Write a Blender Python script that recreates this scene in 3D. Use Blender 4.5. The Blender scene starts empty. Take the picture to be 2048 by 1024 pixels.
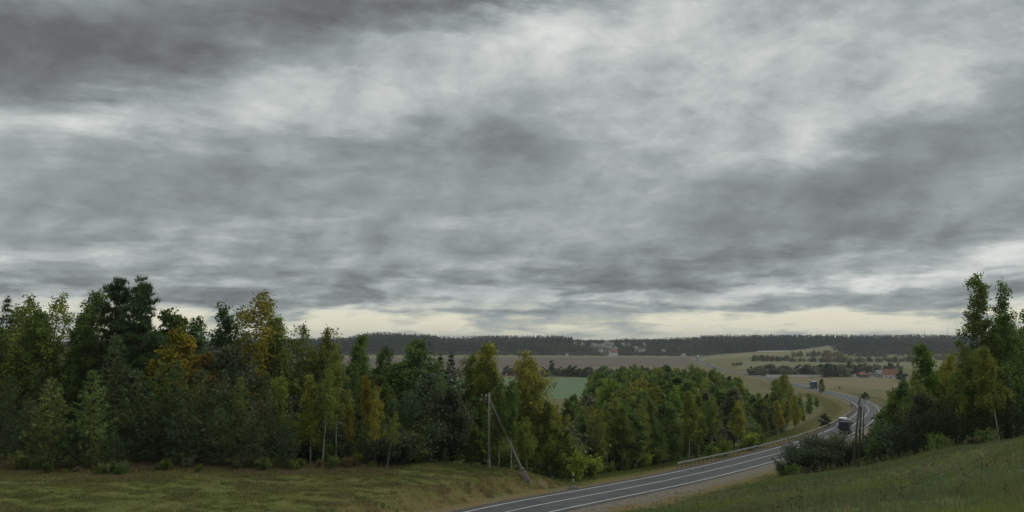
import bpy, math, random
import numpy as np
from mathutils import Vector
rad = math.radians
scene = bpy.context.scene
C = scene.collection

# ------------------------------------------------------------------ camera
F_PX, W_PX, H_PX, HORIZON = 1650.0, 2048.0, 1024.0, 675.0
CAMZ = 33.0                                   # eye height above the valley floor (metres)
PITCH = math.atan((HORIZON - H_PX / 2) / F_PX)
cam = bpy.data.cameras.new('camera'); camo = bpy.data.objects.new('camera', cam); C.objects.link(camo)
cam.sensor_width = 36.0; cam.lens = 36.0 * F_PX / W_PX
cam.clip_start = 0.3; cam.clip_end = 20000
camo.location = (0, 0, CAMZ); camo.rotation_euler = (math.pi / 2 + PITCH, 0, 0)
scene.camera = camo

def ray(px, py):
    dx = (px - W_PX / 2) / F_PX; dy = (H_PX / 2 - py) / F_PX
    c, s = math.cos(PITCH), math.sin(PITCH)
    return dx, c - dy * s, s + dy * c
def at_h(px, py, H):                           # point on the ray that lies H metres below the eye
    x, y, z = ray(px, py); t = -H / z
    return x * t, y * t, CAMZ - H
def at_d(px, py, D):                           # point on the ray at ground distance D
    x, y, z = ray(px, py); t = D / y
    return x * t, D, CAMZ + z * t
def to_px(X, Y, Z):
    c, s = math.cos(PITCH), math.sin(PITCH)
    z = Z - CAMZ; f = Y * c + z * s; u = -Y * s + z * c
    return W_PX / 2 + F_PX * X / f, H_PX / 2 - F_PX * u / f

# ------------------------------------------------------------------ sky, sun, exposure
SUN_EL, SUN_AZ = 48.0, 70.0                    # behind the clouds, high on the right
HAZE = 0.00009
world = bpy.data.worlds.new('World'); scene.world = world; world.use_nodes = True
def build_world():
    nt = world.node_tree; nt.nodes.clear(); N = nt.nodes; Lk = nt.links
    def val(s, sock):
        if isinstance(s, (int, float)): sock.default_value = s
        else: Lk.new(s, sock)
    def M(op, a, b=0.0, c=0.0, clamp=False):
        n = N.new('ShaderNodeMath'); n.operation = op; n.use_clamp = clamp
        val(a, n.inputs[0]); val(b, n.inputs[1]); val(c, n.inputs[2]); return n.outputs[0]
    def comb(x, y, z=0.0):
        n = N.new('ShaderNodeCombineXYZ'); val(x, n.inputs[0]); val(y, n.inputs[1]); val(z, n.inputs[2]); return n.outputs[0]
    def noise(vec, scale, detail=8.0, rough=0.55, dist=0.0, lac=2.0):
        n = N.new('ShaderNodeTexNoise'); n.noise_dimensions = '3D'; Lk.new(vec, n.inputs['Vector'])
        n.inputs['Scale'].default_value = scale; n.inputs['Detail'].default_value = detail
        n.inputs['Roughness'].default_value = rough; n.inputs['Distortion'].default_value = dist
        n.inputs['Lacunarity'].default_value = lac
        return n.outputs['Fac'], n.outputs['Color']
    def mr(v, a, b, c, d, kind='SMOOTHSTEP'):
        n = N.new('ShaderNodeMapRange'); n.interpolation_type = kind; Lk.new(v, n.inputs[0])
        for i, q in enumerate((a, b, c, d)): n.inputs[1 + i].default_value = q
        return n.outputs[0]
    tc = N.new('ShaderNodeTexCoord')
    sep = N.new('ShaderNodeSeparateXYZ'); Lk.new(tc.outputs['Generated'], sep.inputs[0])
    dx, dy, dz = sep.outputs
    zz = M('MAXIMUM', dz, 0.0)
    k = M('DIVIDE', 1.0, M('ADD', zz, 0.13))
    X, Y = M('MULTIPLY', dx, k), M('MULTIPLY', dy, k)      # the cloud deck seen from below
    ca, sa = math.cos(rad(CLOUD_ROT)), math.sin(rad(CLOUD_ROT))
    A = M('ADD', M('MULTIPLY', X, ca), M('MULTIPLY', Y, sa))
    B = M('SUBTRACT', M('MULTIPLY', Y, ca), M('MULTIPLY', X, sa))
    P = comb(M('MULTIPLY', A, 0.72), B, 3.7)
    az = M('ARCTAN2', dx, dy)
    el = M('ARCSINE', dz)
    # edges of the big masses are ragged
    w_f, w_c = noise(P, 2.4, 7.0, 0.58)
    ws = N.new('ShaderNodeSeparateXYZ'); Lk.new(w_c, ws.inputs[0])
    amp = M('MULTIPLY', M('ADD', zz, 0.05), 0.46)
    azw = M('ADD', az, M('MULTIPLY', M('SUBTRACT', ws.outputs[0], 0.5), M('MULTIPLY', amp, 1.5)))
    elw = M('ADD', el, M('MULTIPLY', M('SUBTRACT', ws.outputs[1], 0.5), amp))
    # big cloud masses: (pixel x, pixel y, half width, half height, tilt, thickness)
    total = None
    for bx, by, hw, hh, tilt, t in CLOUDS:
        x, y, z = ray(bx, by); l = math.sqrt(x * x + y * y + z * z)
        a0, e0 = math.atan2(x, y), math.asin(z / l)
        sx, sy = hw / F_PX, hh / F_PX
        ct, st = math.cos(rad(tilt)), math.sin(rad(tilt))
        da, de = M('SUBTRACT', azw, a0), M('SUBTRACT', elw, e0)
        u = M('ADD', M('MULTIPLY', da, ct / sx), M('MULTIPLY', de, st / sx))
        v = M('SUBTRACT', M('MULTIPLY', de, ct / sy), M('MULTIPLY', da, st / sy))
        r2 = M('MINIMUM', M('ADD', M('MULTIPLY', u, u), M('MULTIPLY', v, v)), 30.0)
        g = M('MULTIPLY', M('EXPONENT', M('MULTIPLY', r2, -0.8)), t * 0.96)
        total = g if total is None else M('ADD', total, g)
    n1, _ = noise(P, 1.5, 7.0, 0.5, 0.25)
    # heaped tops and bottoms: the deck has depth, so low clouds are seen from the side
    tilt = M('SUBTRACT', el, M('MULTIPLY', az, 0.08))
    hi = mr(dz, 0.06, 0.24, 0.0, 1.0)                      # cells shrink towards the horizon
    def cells(sx, sy, zoff, up):
        c = comb(M('MULTIPLY', az, sx), M('MULTIPLY', tilt, sy), zoff)
        a_, _ = noise(c, 1.0, 8.0, 0.58, 0.15)
        u_ = N.new('ShaderNodeVectorMath'); u_.operation = 'ADD'; Lk.new(c, u_.inputs[0]); u_.inputs[1].default_value = (0.08, up, 0.0)
        b_, _ = noise(u_.outputs[0], 1.0, 8.0, 0.58, 0.15)
        return a_, M('SUBTRACT', a_, b_)                    # tops catch the light, bases are dark
    ah, dh = cells(8.0, 13.5, 1.3, 0.34)
    al, dl = cells(17.0, 39.0, 4.1, 0.34)
    def blend(x, y): return M('ADD', M('MULTIPLY', x, hi), M('MULTIPLY', y, M('SUBTRACT', 1.0, hi)))
    n2 = mr(blend(ah, al), 0.35, 0.65, 0.2, 0.8)            # flatter bellies, steeper edges
    c3 = comb(M('MULTIPLY', azw, 22.0), M('MULTIPLY', elw, 36.0), 8.8)
    n3, _ = noise(c3, 1.0, 7.0, 0.58, 0.1)
    dd = blend(dh, dl)
    thick = M('ADD', M('ADD', CLOUD_BASE, total),
              M('ADD', M('MULTIPLY', M('SUBTRACT', n1, 0.5), N_AMP[0]),
                M('ADD', M('MULTIPLY', M('SUBTRACT', n2, 0.5), N_AMP[1]),
                  M('ADD', M('MULTIPLY', M('SUBTRACT', n3, 0.5), N_AMP[2]),
                    M('MULTIPLY', dd, -N_AMP[3])))))
    # thinner and streakier towards the horizon
    low = mr(dz, 0.0, 0.16, 1.0, 0.0)
    Q5 = comb(M('MULTIPLY', azw, 9.0), M('MULTIPLY', el, 46.0), 7.7)
    n5, _ = noise(Q5, 1.0, 6.0, 0.55, 0.2)
    lowest = mr(dz, 0.03, 0.13, 1.0, 0.0)
    thick = M('ADD', thick, M('MULTIPLY', lowest, M('MULTIPLY', M('SUBTRACT', mr(n5, 0.38, 0.60, 0.0, 1.0), 0.55), 0.40)))
    ramp = N.new('ShaderNodeValToRGB'); Lk.new(thick, ramp.inputs[0])
    cr = ramp.color_ramp; cr.interpolation = 'B_SPLINE'
    stops = [(0.0, (0.82, 0.82, 0.77)), (0.16, (0.68, 0.70, 0.685)), (0.34, (0.480, 0.518, 0.512)),
             (0.50, (0.328, 0.366, 0.364)), (0.66, (0.240, 0.268, 0.268)), (0.84, (0.166, 0.178, 0.184)), (1.0, (0.115, 0.121, 0.126))]
    while len(cr.elements) < len(stops): cr.elements.new(0.5)
    for e, (p, c) in zip(cr.elements, stops): e.position = p; e.color = (*c, 1)
    # warm light through the gaps low down
    warm = M('MULTIPLY', mr(dz, 0.022, 0.050, 1.0, 0.0), mr(thick, 0.30, 0.52, 1.0, 0.0))
    mixw = N.new('ShaderNodeMix'); mixw.data_type = 'RGBA'; mixw.blend_type = 'MULTIPLY'
    Lk.new(warm, mixw.inputs[0]); Lk.new(ramp.outputs[0], mixw.inputs[6]); mixw.inputs[7].default_value = (1.09, 1.03, 0.85, 1)
    # below the horizon: dull land colour
    mixg = N.new('ShaderNodeMix'); mixg.data_type = 'RGBA'
    Lk.new(mr(dz, -0.05, -0.02, 1.0, 0.0), mixg.inputs[0]); Lk.new(mixw.outputs[2], mixg.inputs[6]); mixg.inputs[7].default_value = (0.05, 0.055, 0.04, 1)
    sky = N.new('ShaderNodeTexSky'); sky.sky_type = 'NISHITA'; sky.sun_disc = False
    sky.sun_elevation = rad(SUN_EL); sky.sun_rotation = rad(SUN_AZ); sky.dust_density = 3.0
    b1 = N.new('ShaderNodeBackground'); Lk.new(sky.outputs[0], b1.inputs[0]); b1.inputs[1].default_value = 0.06
    b2 = N.new('ShaderNodeBackground'); Lk.new(mixg.outputs[2], b2.inputs[0]); b2.inputs[1].default_value = SKY_GAIN
    mx = N.new('ShaderNodeMixShader')
    Lk.new(mr(thick, -0.05, 0.16, 0.86, 1.0), mx.inputs[0])
    Lk.new(b1.outputs[0], mx.inputs[1]); Lk.new(b2.outputs[0], mx.inputs[2])
    out = N.new('ShaderNodeOutputWorld'); Lk.new(mx.outputs[0], out.inputs[0])
CLOUD_ROT, CLOUD_BASE, SKY_GAIN, N_AMP = 22.0, 0.49, 1.0, (0.15, 0.38, 0.26, 0.62)
CLOUDS = [
    (150, 110, 470, 80, 10, 0.40), (640, 10, 420, 60, 8, 0.24), (60, 30, 260, 80, 0, 0.05),
    (1000, -12, 190, 18, 4, 0.36),
    (70, 262, 190, 42, 10, -0.27), (450, 225, 260, 45, 6, -0.16),
    (1010, 110, 340, 75, 8, -0.19), (1180, 55, 130, 45, 0, -0.10), (760, 92, 110, 20, 8, -0.12),
    (700, 315, 420, 36, 3, 0.15), (300, 400, 460, 75, 3, 0.14), (1080, 320, 220, 40, -4, 0.10), (640, 490, 380, 60, 0, 0.05),
    (1600, 60, 420, 80, 0, -0.11), (1790, 190, 290, 46, 18, -0.22), (1380, 210, 260, 60, 6, -0.15),
    (1900, 310, 400, 62, 20, 0.17), (1500, 395, 190, 50, 10, 0.14), (1900, 430, 300, 55, 5, 0.10), (1230, 520, 260, 40, 8, 0.06),
    (1960, 530, 260, 28, 12, -0.30), (1700, 484, 320, 20, 4, 0.15),
    (1020, 570, 460, 26, 0, 0.16), (300, 580, 420, 22, 0, 0.14), (180, 515, 260, 20, 4, -0.14),
    (550, 450, 140, 14, 8, -0.17), (930, 443, 60, 10, 5, -0.13), (1780, 590, 260, 18, 3, 0.06),
    (1050, 632, 900, 11, 0, -0.10), (1560, 585, 300, 12, 3, -0.14), (1850, 632, 300, 8, 0, -0.10), (1024, 655, 1900, 20, 0, -0.30),
]
build_world()
world.cycles.sampling_method = 'MANUAL'; world.cycles.sample_map_resolution = 256
sun = bpy.data.lights.new('sun', 'SUN'); sun.energy = 1.5; sun.angle = rad(50); sun.color = (1.0, 0.96, 0.9)
suno = bpy.data.objects.new('sun', sun); C.objects.link(suno); suno.location = (300, 1200, 900)
_s = Vector((math.sin(rad(SUN_AZ)) * math.cos(rad(SUN_EL)), math.cos(rad(SUN_AZ)) * math.cos(rad(SUN_EL)), math.sin(rad(SUN_EL))))
suno.rotation_euler = _s.to_track_quat('Z', 'Y').to_euler()
scene.view_settings.view_transform = 'Standard'; scene.view_settings.look = 'None'
scene.view_settings.exposure = 0.0; scene.view_settings.gamma = 1.0
scene.view_settings.use_curve_mapping = False
scene.cycles.use_denoising = True
scene.cycles.max_bounces = 5; scene.cycles.diffuse_bounces = 3; scene.cycles.transparent_max_bounces = 4

# ------------------------------------------------------------------ helpers
rng = np.random.default_rng(11)
random.seed(5)
def mesh_np(name, verts, faces_list, smooth=False):
    """verts (n,3); faces_list: list of (m,k) int arrays"""
    me = bpy.data.meshes.new(name)
    verts = np.asarray(verts, np.float32)
    me.vertices.add(len(verts)); me.vertices.foreach_set('co', verts.ravel())
    faces_list = [np.asarray(f, np.int32) for f in faces_list if len(f)]
    nl = sum(f.size for f in faces_list); npoly = sum(len(f) for f in faces_list)
    me.loops.add(nl); me.polygons.add(npoly)
    me.loops.foreach_set('vertex_index', np.concatenate([f.ravel() for f in faces_list]))
    st, tot, o = [], [], 0
    for f in faces_list:
        k = f.shape[1]; st.append(o + np.arange(len(f)) * k); tot.append(np.full(len(f), k)); o += f.size
    me.polygons.foreach_set('loop_start', np.concatenate(st).astype(np.int32))
    try: me.polygons.foreach_set('loop_total', np.concatenate(tot).astype(np.int32))
    except Exception: pass
    if smooth: me.polygons.foreach_set('use_smooth', np.ones(npoly, bool))
    me.update(calc_edges=True); me.validate()
    return me
def link(name, data, mat=None, parent=None):
    o = bpy.data.objects.new(name, data); C.objects.link(o)
    if mat is not None and data is not None and not data.materials: data.materials.append(mat)
    if parent is not None: o.parent = parent
    return o
def tag(o, label, cat, group=None):
    o['label'] = label; o['category'] = cat
    if group: o['group'] = group
    return o
def empty(name, loc, rz=0.0, scale=1.0):
    o = bpy.data.objects.new(name, None); C.objects.link(o); o.empty_display_size = 0.2
    o.location = loc; o.rotation_euler = (0, 0, rz); o.scale = (scale,) * 3 if np.isscalar(scale) else scale
    return o
def struct(o): o['kind'] = 'structure'; return o
def stuff(o): o['kind'] = 'stuff'; return o
class MB:
    """small mesh builder for man-made things"""
    def __init__(s): s.v, s.f = [], []
    def add(s, v, f):
        o = len(s.v); s.v += [tuple(q) for q in v]; s.f += [tuple(i + o for i in q) for q in f]; return s
    def box(s, x0, x1, y0, y1, z0, z1):
        return s.add([(x0,y0,z0),(x1,y0,z0),(x1,y1,z0),(x0,y1,z0),(x0,y0,z1),(x1,y0,z1),(x1,y1,z1),(x0,y1,z1)],
                     [(0,3,2,1),(4,5,6,7),(0,1,5,4),(1,2,6,5),(2,3,7,6),(3,0,4,7)])
    def prism(s, prof, x0, x1, inset=0.0):
        """profile of (y,z) pushed along x; inset narrows the points above the first two"""
        n = len(prof); v = []
        for x, sg in ((x0, 1), (x1, -1)):
            for p in prof: v.append((x + sg * (p[2] if len(p) > 2 else 0.0), p[0], p[1]))
        f = [tuple(range(n)), tuple(range(2 * n - 1, n - 1, -1))]
        f += [(i, i + n, (i + 1) % n + n, (i + 1) % n) for i in range(n)]
        return s.add(v, f)
    def tube(s, pts, r0, r1=None, k=8, caps=True):
        pts = [Vector(p) for p in pts]; r1 = r0 if r1 is None else r1; n = len(pts); v = []; f = []
        for i, p in enumerate(pts):
            d = (pts[min(i + 1, n - 1)] - pts[max(i - 1, 0)]).normalized()
            a = d.cross(Vector((0.3, 0.1, 1) if abs(d.z) < 0.9 else (1, 0.2, 0))).normalized(); b = d.cross(a)
            r = r0 + (r1 - r0) * i / max(n - 1, 1)
            for j in range(k):
                t = 2 * math.pi * j / k; v.append(p + a * math.cos(t) * r + b * math.sin(t) * r)
        for i in range(n - 1):
            for j in range(k): f.append((i*k+j, i*k+(j+1) % k, (i+1)*k+(j+1) % k, (i+1)*k+j))
        if caps: f += [tuple(range(k - 1, -1, -1)), tuple(range((n-1)*k, n*k))]
        return s.add(v, f)
    def disc(s, c, r, half, axis='x', k=16):
        v = []; f = []
        for sg in (-1, 1):
            for j in range(k):
                t = 2 * math.pi * j / k; a, b = r * math.cos(t), r * math.sin(t)
                v.append((c[0] + sg*half, c[1]+a, c[2]+b) if axis == 'x' else (c[0]+a, c[1]+sg*half, c[2]+b))
        f = [tuple(range(k - 1, -1, -1)), tuple(range(k, 2*k))] + [(j, (j+1) % k, k+(j+1) % k, k+j) for j in range(k)]
        return s.add(v, f)
    def build(s, name, mat, parent=None, bevel=0.0, smooth=False):
        me = bpy.data.meshes.new(name); me.from_pydata(s.v, [], s.f); me.update()
        if smooth: me.polygons.foreach_set('use_smooth', [True] * len(me.polygons))
        o = link(name, me, mat, parent)
        if bevel:
            m = o.modifiers.new('bevel', 'BEVEL'); m.width = bevel; m.segments = 2; m.limit_method = 'ANGLE'
        return o
def copy_tree(o, parent=None):
    c = o.copy(); C.objects.link(c); c.parent = parent
    for ch in list(o.children): copy_tree(ch, c)
    return c

# ------------------------------------------------------------------ materials
def new_mat(name):
    m = bpy.data.materials.new(name); m.use_nodes = True; nt = m.node_tree
    return m, nt, nt.nodes['Principled BSDF']
def noisy(name, c1, c2, scale=4.0, rough=0.8, bump=0.0, detail=6.0, metallic=0.0, spec=0.3, coords='Object', stretch=(1, 1, 1), contrast=(0.3, 0.7)):
    m, nt, p = new_mat(name); N, L = nt.nodes, nt.links
    tc = N.new('ShaderNodeTexCoord'); mp = N.new('ShaderNodeMapping'); mp.inputs['Scale'].default_value = stretch
    L.new(tc.outputs[coords], mp.inputs[0])
    nz = N.new('ShaderNodeTexNoise'); nz.inputs['Scale'].default_value = scale; nz.inputs['Detail'].default_value = detail; L.new(mp.outputs[0], nz.inputs[0])
    cr = N.new('ShaderNodeValToRGB'); L.new(nz.outputs[0], cr.inputs[0])
    cr.color_ramp.elements[0].position = contrast[0]; cr.color_ramp.elements[1].position = contrast[1]
    cr.color_ramp.elements[0].color = (*c1, 1); cr.color_ramp.elements[1].color = (*c2, 1)
    L.new(cr.outputs[0], p.inputs['Base Color']); p.inputs['Roughness'].default_value = rough
    p.inputs['Metallic'].default_value = metallic; p.inputs['Specular IOR Level'].default_value = spec
    if bump:
        b = N.new('ShaderNodeBump'); b.inputs['Strength'].default_value = bump; L.new(nz.outputs[0], b.inputs['Height']); L.new(b.outputs[0], p.inputs['Normal'])
    return m
def leaf_mat(name, trans=0.3, rough=0.55, var=0.45, hue=0.012):
    """leaf colour = object colour, varied leaf by leaf and clump by clump"""
    m, nt, p = new_mat(name); N, L = nt.nodes, nt.links
    oi = N.new('ShaderNodeObjectInfo'); ge = N.new('ShaderNodeNewGeometry'); tc = N.new('ShaderNodeTexCoord')
    nz = N.new('ShaderNodeTexNoise'); nz.inputs['Scale'].default_value = 0.55; nz.inputs['Detail'].default_value = 2.0; L.new(tc.outputs['Object'], nz.inputs[0])
    hs = N.new('ShaderNodeHueSaturation'); L.new(oi.outputs['Color'], hs.inputs['Color'])
    def mr(v, a, b, lo=0.0, hi=1.0):
        n = N.new('ShaderNodeMapRange'); L.new(v, n.inputs[0]); n.inputs[1].default_value = lo; n.inputs[2].default_value = hi
        n.inputs[3].default_value = a; n.inputs[4].default_value = b; return n.outputs[0]
    mu = N.new('ShaderNodeMath'); mu.operation = 'MULTIPLY'
    L.new(mr(ge.outputs['Random Per Island'], 1 - var, 1 + var), mu.inputs[0]); L.new(mr(nz.outputs[0], 0.62, 1.4, 0.3, 0.7), mu.inputs[1])
    L.new(mu.outputs[0], hs.inputs['Value']); L.new(mr(nz.outputs[0], 0.5 + hue, 0.5 - hue, 0.3, 0.7), hs.inputs['Hue'])
    L.new(hs.outputs[0], p.inputs['Base Color']); p.inputs['Roughness'].default_value = rough; p.inputs['Specular IOR Level'].default_value = 0.06
    tr = N.new('ShaderNodeBsdfTranslucent'); L.new(hs.outputs[0], tr.inputs[0])
    mx = N.new('ShaderNodeMixShader'); mx.inputs[0].default_value = trans
    L.new(p.outputs[0], mx.inputs[1]); L.new(tr.outputs[0], mx.inputs[2]); L.new(mx.outputs[0], N['Material Output'].inputs[0])
    return m
def attr_mat(name, attr='Col', rough=0.8, trans=0.0, nscale=0.0, nvar=0.25):
    m, nt, p = new_mat(name); N, L = nt.nodes, nt.links
    a = N.new('ShaderNodeAttribute'); a.attribute_name = attr; col = a.outputs['Color']
    if nscale:
        tc = N.new('ShaderNodeTexCoord'); nz = N.new('ShaderNodeTexNoise'); nz.inputs['Scale'].default_value = nscale; L.new(tc.outputs['Object'], nz.inputs[0])
        mr = N.new('ShaderNodeMapRange'); L.new(nz.outputs[0], mr.inputs[0]); mr.inputs[1].default_value = 0.3; mr.inputs[2].default_value = 0.7; mr.inputs[3].default_value = 1 - nvar; mr.inputs[4].default_value = 1 + nvar
        hs = N.new('ShaderNodeHueSaturation'); L.new(col, hs.inputs['Color']); L.new(mr.outputs[0], hs.inputs['Value']); col = hs.outputs[0]
    L.new(col, p.inputs['Base Color']); p.inputs['Roughness'].default_value = rough; p.inputs['Specular IOR Level'].default_value = 0.15
    if trans:
        tr = N.new('ShaderNodeBsdfTranslucent'); L.new(col, tr.inputs[0]); mx = N.new('ShaderNodeMixShader'); mx.inputs[0].default_value = trans
        L.new(p.outputs[0], mx.inputs[1]); L.new(tr.outputs[0], mx.inputs[2]); L.new(mx.outputs[0], N['Material Output'].inputs[0])
    return m
def set_col(me, cols):
    ca = me.color_attributes.new('Col', 'FLOAT_COLOR', 'POINT')
    a = np.ones((len(cols), 4), np.float32); a[:, :3] = cols; ca.data.foreach_set('color', a.ravel())
def plain(name, c, rough=0.5, metallic=0.0, spec=0.4, var=0.12):
    return noisy(name, tuple(q * (1 - var) for q in c), tuple(q * (1 + var) for q in c), 3.0, rough, 0, 4.0, metallic, spec)
MAT = dict(
    leaf=leaf_mat('leaf', 0.42), needle=leaf_mat('needle', 0.12, 0.5, 0.4, 0.02),
    birch_bark=noisy('birch_bark', (0.05, 0.047, 0.042), (0.27, 0.26, 0.235), 3.0, 0.7, 0.2, stretch=(1.5, 1.5, 0.6), contrast=(0.33, 0.5)),
    bark=noisy('bark', (0.045, 0.038, 0.032), (0.13, 0.115, 0.10), 5.0, 0.9, 0.4, stretch=(3, 3, 0.5)),
    pine_bark=noisy('pine_bark', (0.07, 0.045, 0.03), (0.20, 0.12, 0.075), 5.0, 0.9, 0.4, stretch=(3, 3, 0.6)),
    concrete=noisy('concrete', (0.17, 0.165, 0.155), (0.27, 0.26, 0.245), 2.5, 0.85, 0.15),
    old_wood=noisy('old_wood', (0.06, 0.052, 0.045), (0.16, 0.145, 0.125), 6.0, 0.9, 0.3, stretch=(3, 3, 0.3)),
    zinc=noisy('zinc', (0.19, 0.195, 0.19), (0.29, 0.295, 0.29), 5.0, 0.45, 0.0, metallic=0.6),
    steel=plain('steel', (0.2, 0.2, 0.2), 0.45, 0.8), porcelain=plain('porcelain', (0.55, 0.53, 0.5), 0.25),
    rust=noisy('rust', (0.12, 0.05, 0.03), (0.22, 0.10, 0.06), 8.0, 0.85),
    white_paint=noisy('white_paint', (0.55, 0.55, 0.53), (0.8, 0.8, 0.78), 3.0, 0.6),
    black_paint=plain('black_paint', (0.02, 0.02, 0.02), 0.6), rubber=plain('rubber', (0.02, 0.02, 0.021), 0.85),
    glass=plain('glass', (0.02, 0.024, 0.027), 0.06, 0, 0.6), chrome=plain('chrome', (0.5, 0.5, 0.5), 0.25, 0.9),
    red_lens=plain('red_lens', (0.25, 0.02, 0.02), 0.25), clear_lens=plain('clear_lens', (0.7, 0.7, 0.66), 0.15),
    plate=plain('plate', (0.75, 0.75, 0.72), 0.5),
)

# ------------------------------------------------------------------ noise in numpy
_tab = np.random.default_rng(3).random((256, 256))
def vnoise(x, y):
    x = np.asarray(x, float); y = np.asarray(y, float)
    xi, yi = np.floor(x).astype(int), np.floor(y).astype(int); fx, fy = x - xi, y - yi
    fx, fy = fx * fx * (3 - 2 * fx), fy * fy * (3 - 2 * fy); g = lambda a, b: _tab[a & 255, b & 255]
    return (g(xi, yi) * (1 - fx) + g(xi + 1, yi) * fx) * (1 - fy) + (g(xi, yi + 1) * (1 - fx) + g(xi + 1, yi + 1) * fx) * fy
def fbm(x, y, o=4):
    s, a, t = 0.0, 1.0, 0.0
    for i in range(o): s = s + a * vnoise(x * 2 ** i + 17.3 * i, y * 2 ** i - 9.1 * i); t += a; a *= 0.5
    return s / t
def sstep(a, b, x):
    t = np.clip((np.asarray(x, float) - a) / (b - a), 0, 1); return t * t * (3 - 2 * t)

# ------------------------------------------------------------------ the road's course (centre line)
ROAD_PX = [(1005, 1024, 15.5), (1150, 997, 16.3), (1250, 978, 17.0), (1375, 952.5, 18.0), (1490, 924.6, 19.6), (1604, 893, 21.5), (1702.7, 852.8, 24.0), (1722, 839.6, 24.9), (1733, 830, 25.6), (1738, 821, 26.2),
           (1734, 813, 26.7), (1719, 803.5, 27.2), (1692, 793.5, 27.7), (1655, 784, 28.4), (1616, 775.5, 29.2), (1520, 753, 31.6), (1441, 738, 32.4), (1406, 726, 32.2), (1394, 718.5, 31.2),
           (1400, 713.5, 29.2), (1425, 710.5, 27.8), (1465, 707, 26.6), (1510, 704, 25.3), (1570, 701.5, 24.3), (1612, 698, 22.0), (1648, 693, 18.0)]
rp = [(-24, -60, CAMZ - 9.5), (-23, -20, CAMZ - 11.3), (-21, 20, CAMZ - 13.2), (-17, 44, CAMZ - 14.2), (-9.6, 61, CAMZ - 15.0)] + [at_h(*p) for p in ROAD_PX]
rp.append((rp[-1][0] + 90, rp[-1][1] + 160, rp[-1][2] + 4))
def resample(pts, step):
    P = np.array(pts, float); out = []
    for i in range(len(P) - 1):
        p0, p1, p2, p3 = P[max(i - 1, 0)], P[i], P[i + 1], P[min(i + 2, len(P) - 1)]
        d1 = np.linalg.norm(p2 - p1); n = max(2, int(d1 / step)); t = np.arange(n)[:, None] / n
        # centripetal-like tangents
        a = np.linalg.norm(p1 - p0) or d1; c = np.linalg.norm(p3 - p2) or d1
        m1 = (p2 - p1) - d1 / (a + d1) * (p2 - p0) + d1 / a * (p1 - p0) if i > 0 else (p2 - p1)
        m2 = (p2 - p1) - d1 / (d1 + c) * (p3 - p1) + d1 / c * (p3 - p2) if i < len(P) - 2 else (p2 - p1)
        out.append((2*t**3 - 3*t**2 + 1) * p1 + (t**3 - 2*t**2 + t) * m1 + (-2*t**3 + 3*t**2) * p2 + (t**3 - t**2) * m2)
    return np.vstack(out + [P[-1:]])
def even(P, step):
    s = np.r_[0, np.cumsum(np.linalg.norm(np.diff(P[:, :2], axis=0), axis=1))]
    q = np.arange(0, s[-1], step); return np.stack([np.interp(q, s, P[:, i]) for i in range(3)], 1)
ROAD = even(resample(rp, 1.0), 2.0)
def smooth_path(P, it):
    P = P.copy()
    for _ in range(it): P[1:-1] = 0.25 * P[:-2] + 0.5 * P[1:-1] + 0.25 * P[2:]
    return P
ROAD = smooth_path(ROAD, 25)
RT = np.gradient(ROAD[:, :2], axis=0); RT /= np.linalg.norm(RT, axis=1)[:, None]
RN = np.stack([RT[:, 1], -RT[:, 0]], 1)              # points to the right of the direction of travel
RS = np.r_[0, np.cumsum(np.linalg.norm(np.diff(ROAD[:, :2], axis=0), axis=1))]
def road_dist(X, Y):
    """signed distance (right positive), road height and index of the nearest centre point"""
    X = np.asarray(X, float).ravel(); Y = np.asarray(Y, float).ravel(); d = np.empty(len(X)); k = np.empty(len(X), int)
    R = ROAD[:, :2]
    for s in range(0, len(X), 4000):
        dx = X[s:s+4000, None] - R[None, :, 0]; dy = Y[s:s+4000, None] - R[None, :, 1]
        q = dx * dx + dy * dy; i = q.argmin(1); k[s:s+4000] = i
        ar = np.arange(len(i)); lat = dx[ar, i] * RN[i, 0] + dy[ar, i] * RN[i, 1]
        d[s:s+4000] = np.sqrt(q[ar, i]) * np.where(lat >= 0, 1, -1)
    return d, ROAD[k, 2], k
def road_at(s, off=0.0):
    i = int(np.clip(np.searchsorted(RS, s), 0, len(RS) - 1))
    return ROAD[i, 0] + RN[i, 0] * off, ROAD[i, 1] + RN[i, 1] * off, ROAD[i, 2], math.atan2(RT[i, 1], RT[i, 0])
def road_s_near(px, py):
    pts = np.array([to_px(*p) if p[1] > 5 else (-9e3, -9e3) for p in ROAD]); return RS[((pts[:, 0] - px) ** 2 + (pts[:, 1] - py) ** 2).argmin()]

# ------------------------------------------------------------------ the lie of the land
GP = []
def gp(px, py, D): x, y, z = at_d(px, py, D); GP.append((x, y, z))
def gh(X, Y, H): GP.append((X, Y, CAMZ - H))
gh(0, 0, 1.65); gh(6, 8, 2.6); gh(-6, 8, 4.0); gh(10, -12, 1.2); gh(30, 10, 1.4); gh(24, 25, 3.6); gh(-10, 20, 9.0); gh(-12, -10, 5.0); gh(45, 40, 4.4); gh(60, 20, 1.0); gh(40, -20, 0.5)
for a in [(2048, 1024, 26), (1800, 1024, 31), (1600, 1024, 38), (1400, 1024, 49), (1250, 1024, 60), (2048, 955, 42), (1850, 965, 47), (1650, 990, 58), (1480, 1000, 68), (1330, 1000, 76),
          (2048, 880, 60), (1960, 893, 66), (1900, 904, 70), (1820, 922, 76), (1750, 937, 84), (1700, 946, 91), (1600, 954, 98), (1500, 962, 101), (1430, 972, 96)]: gp(*a)
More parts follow.
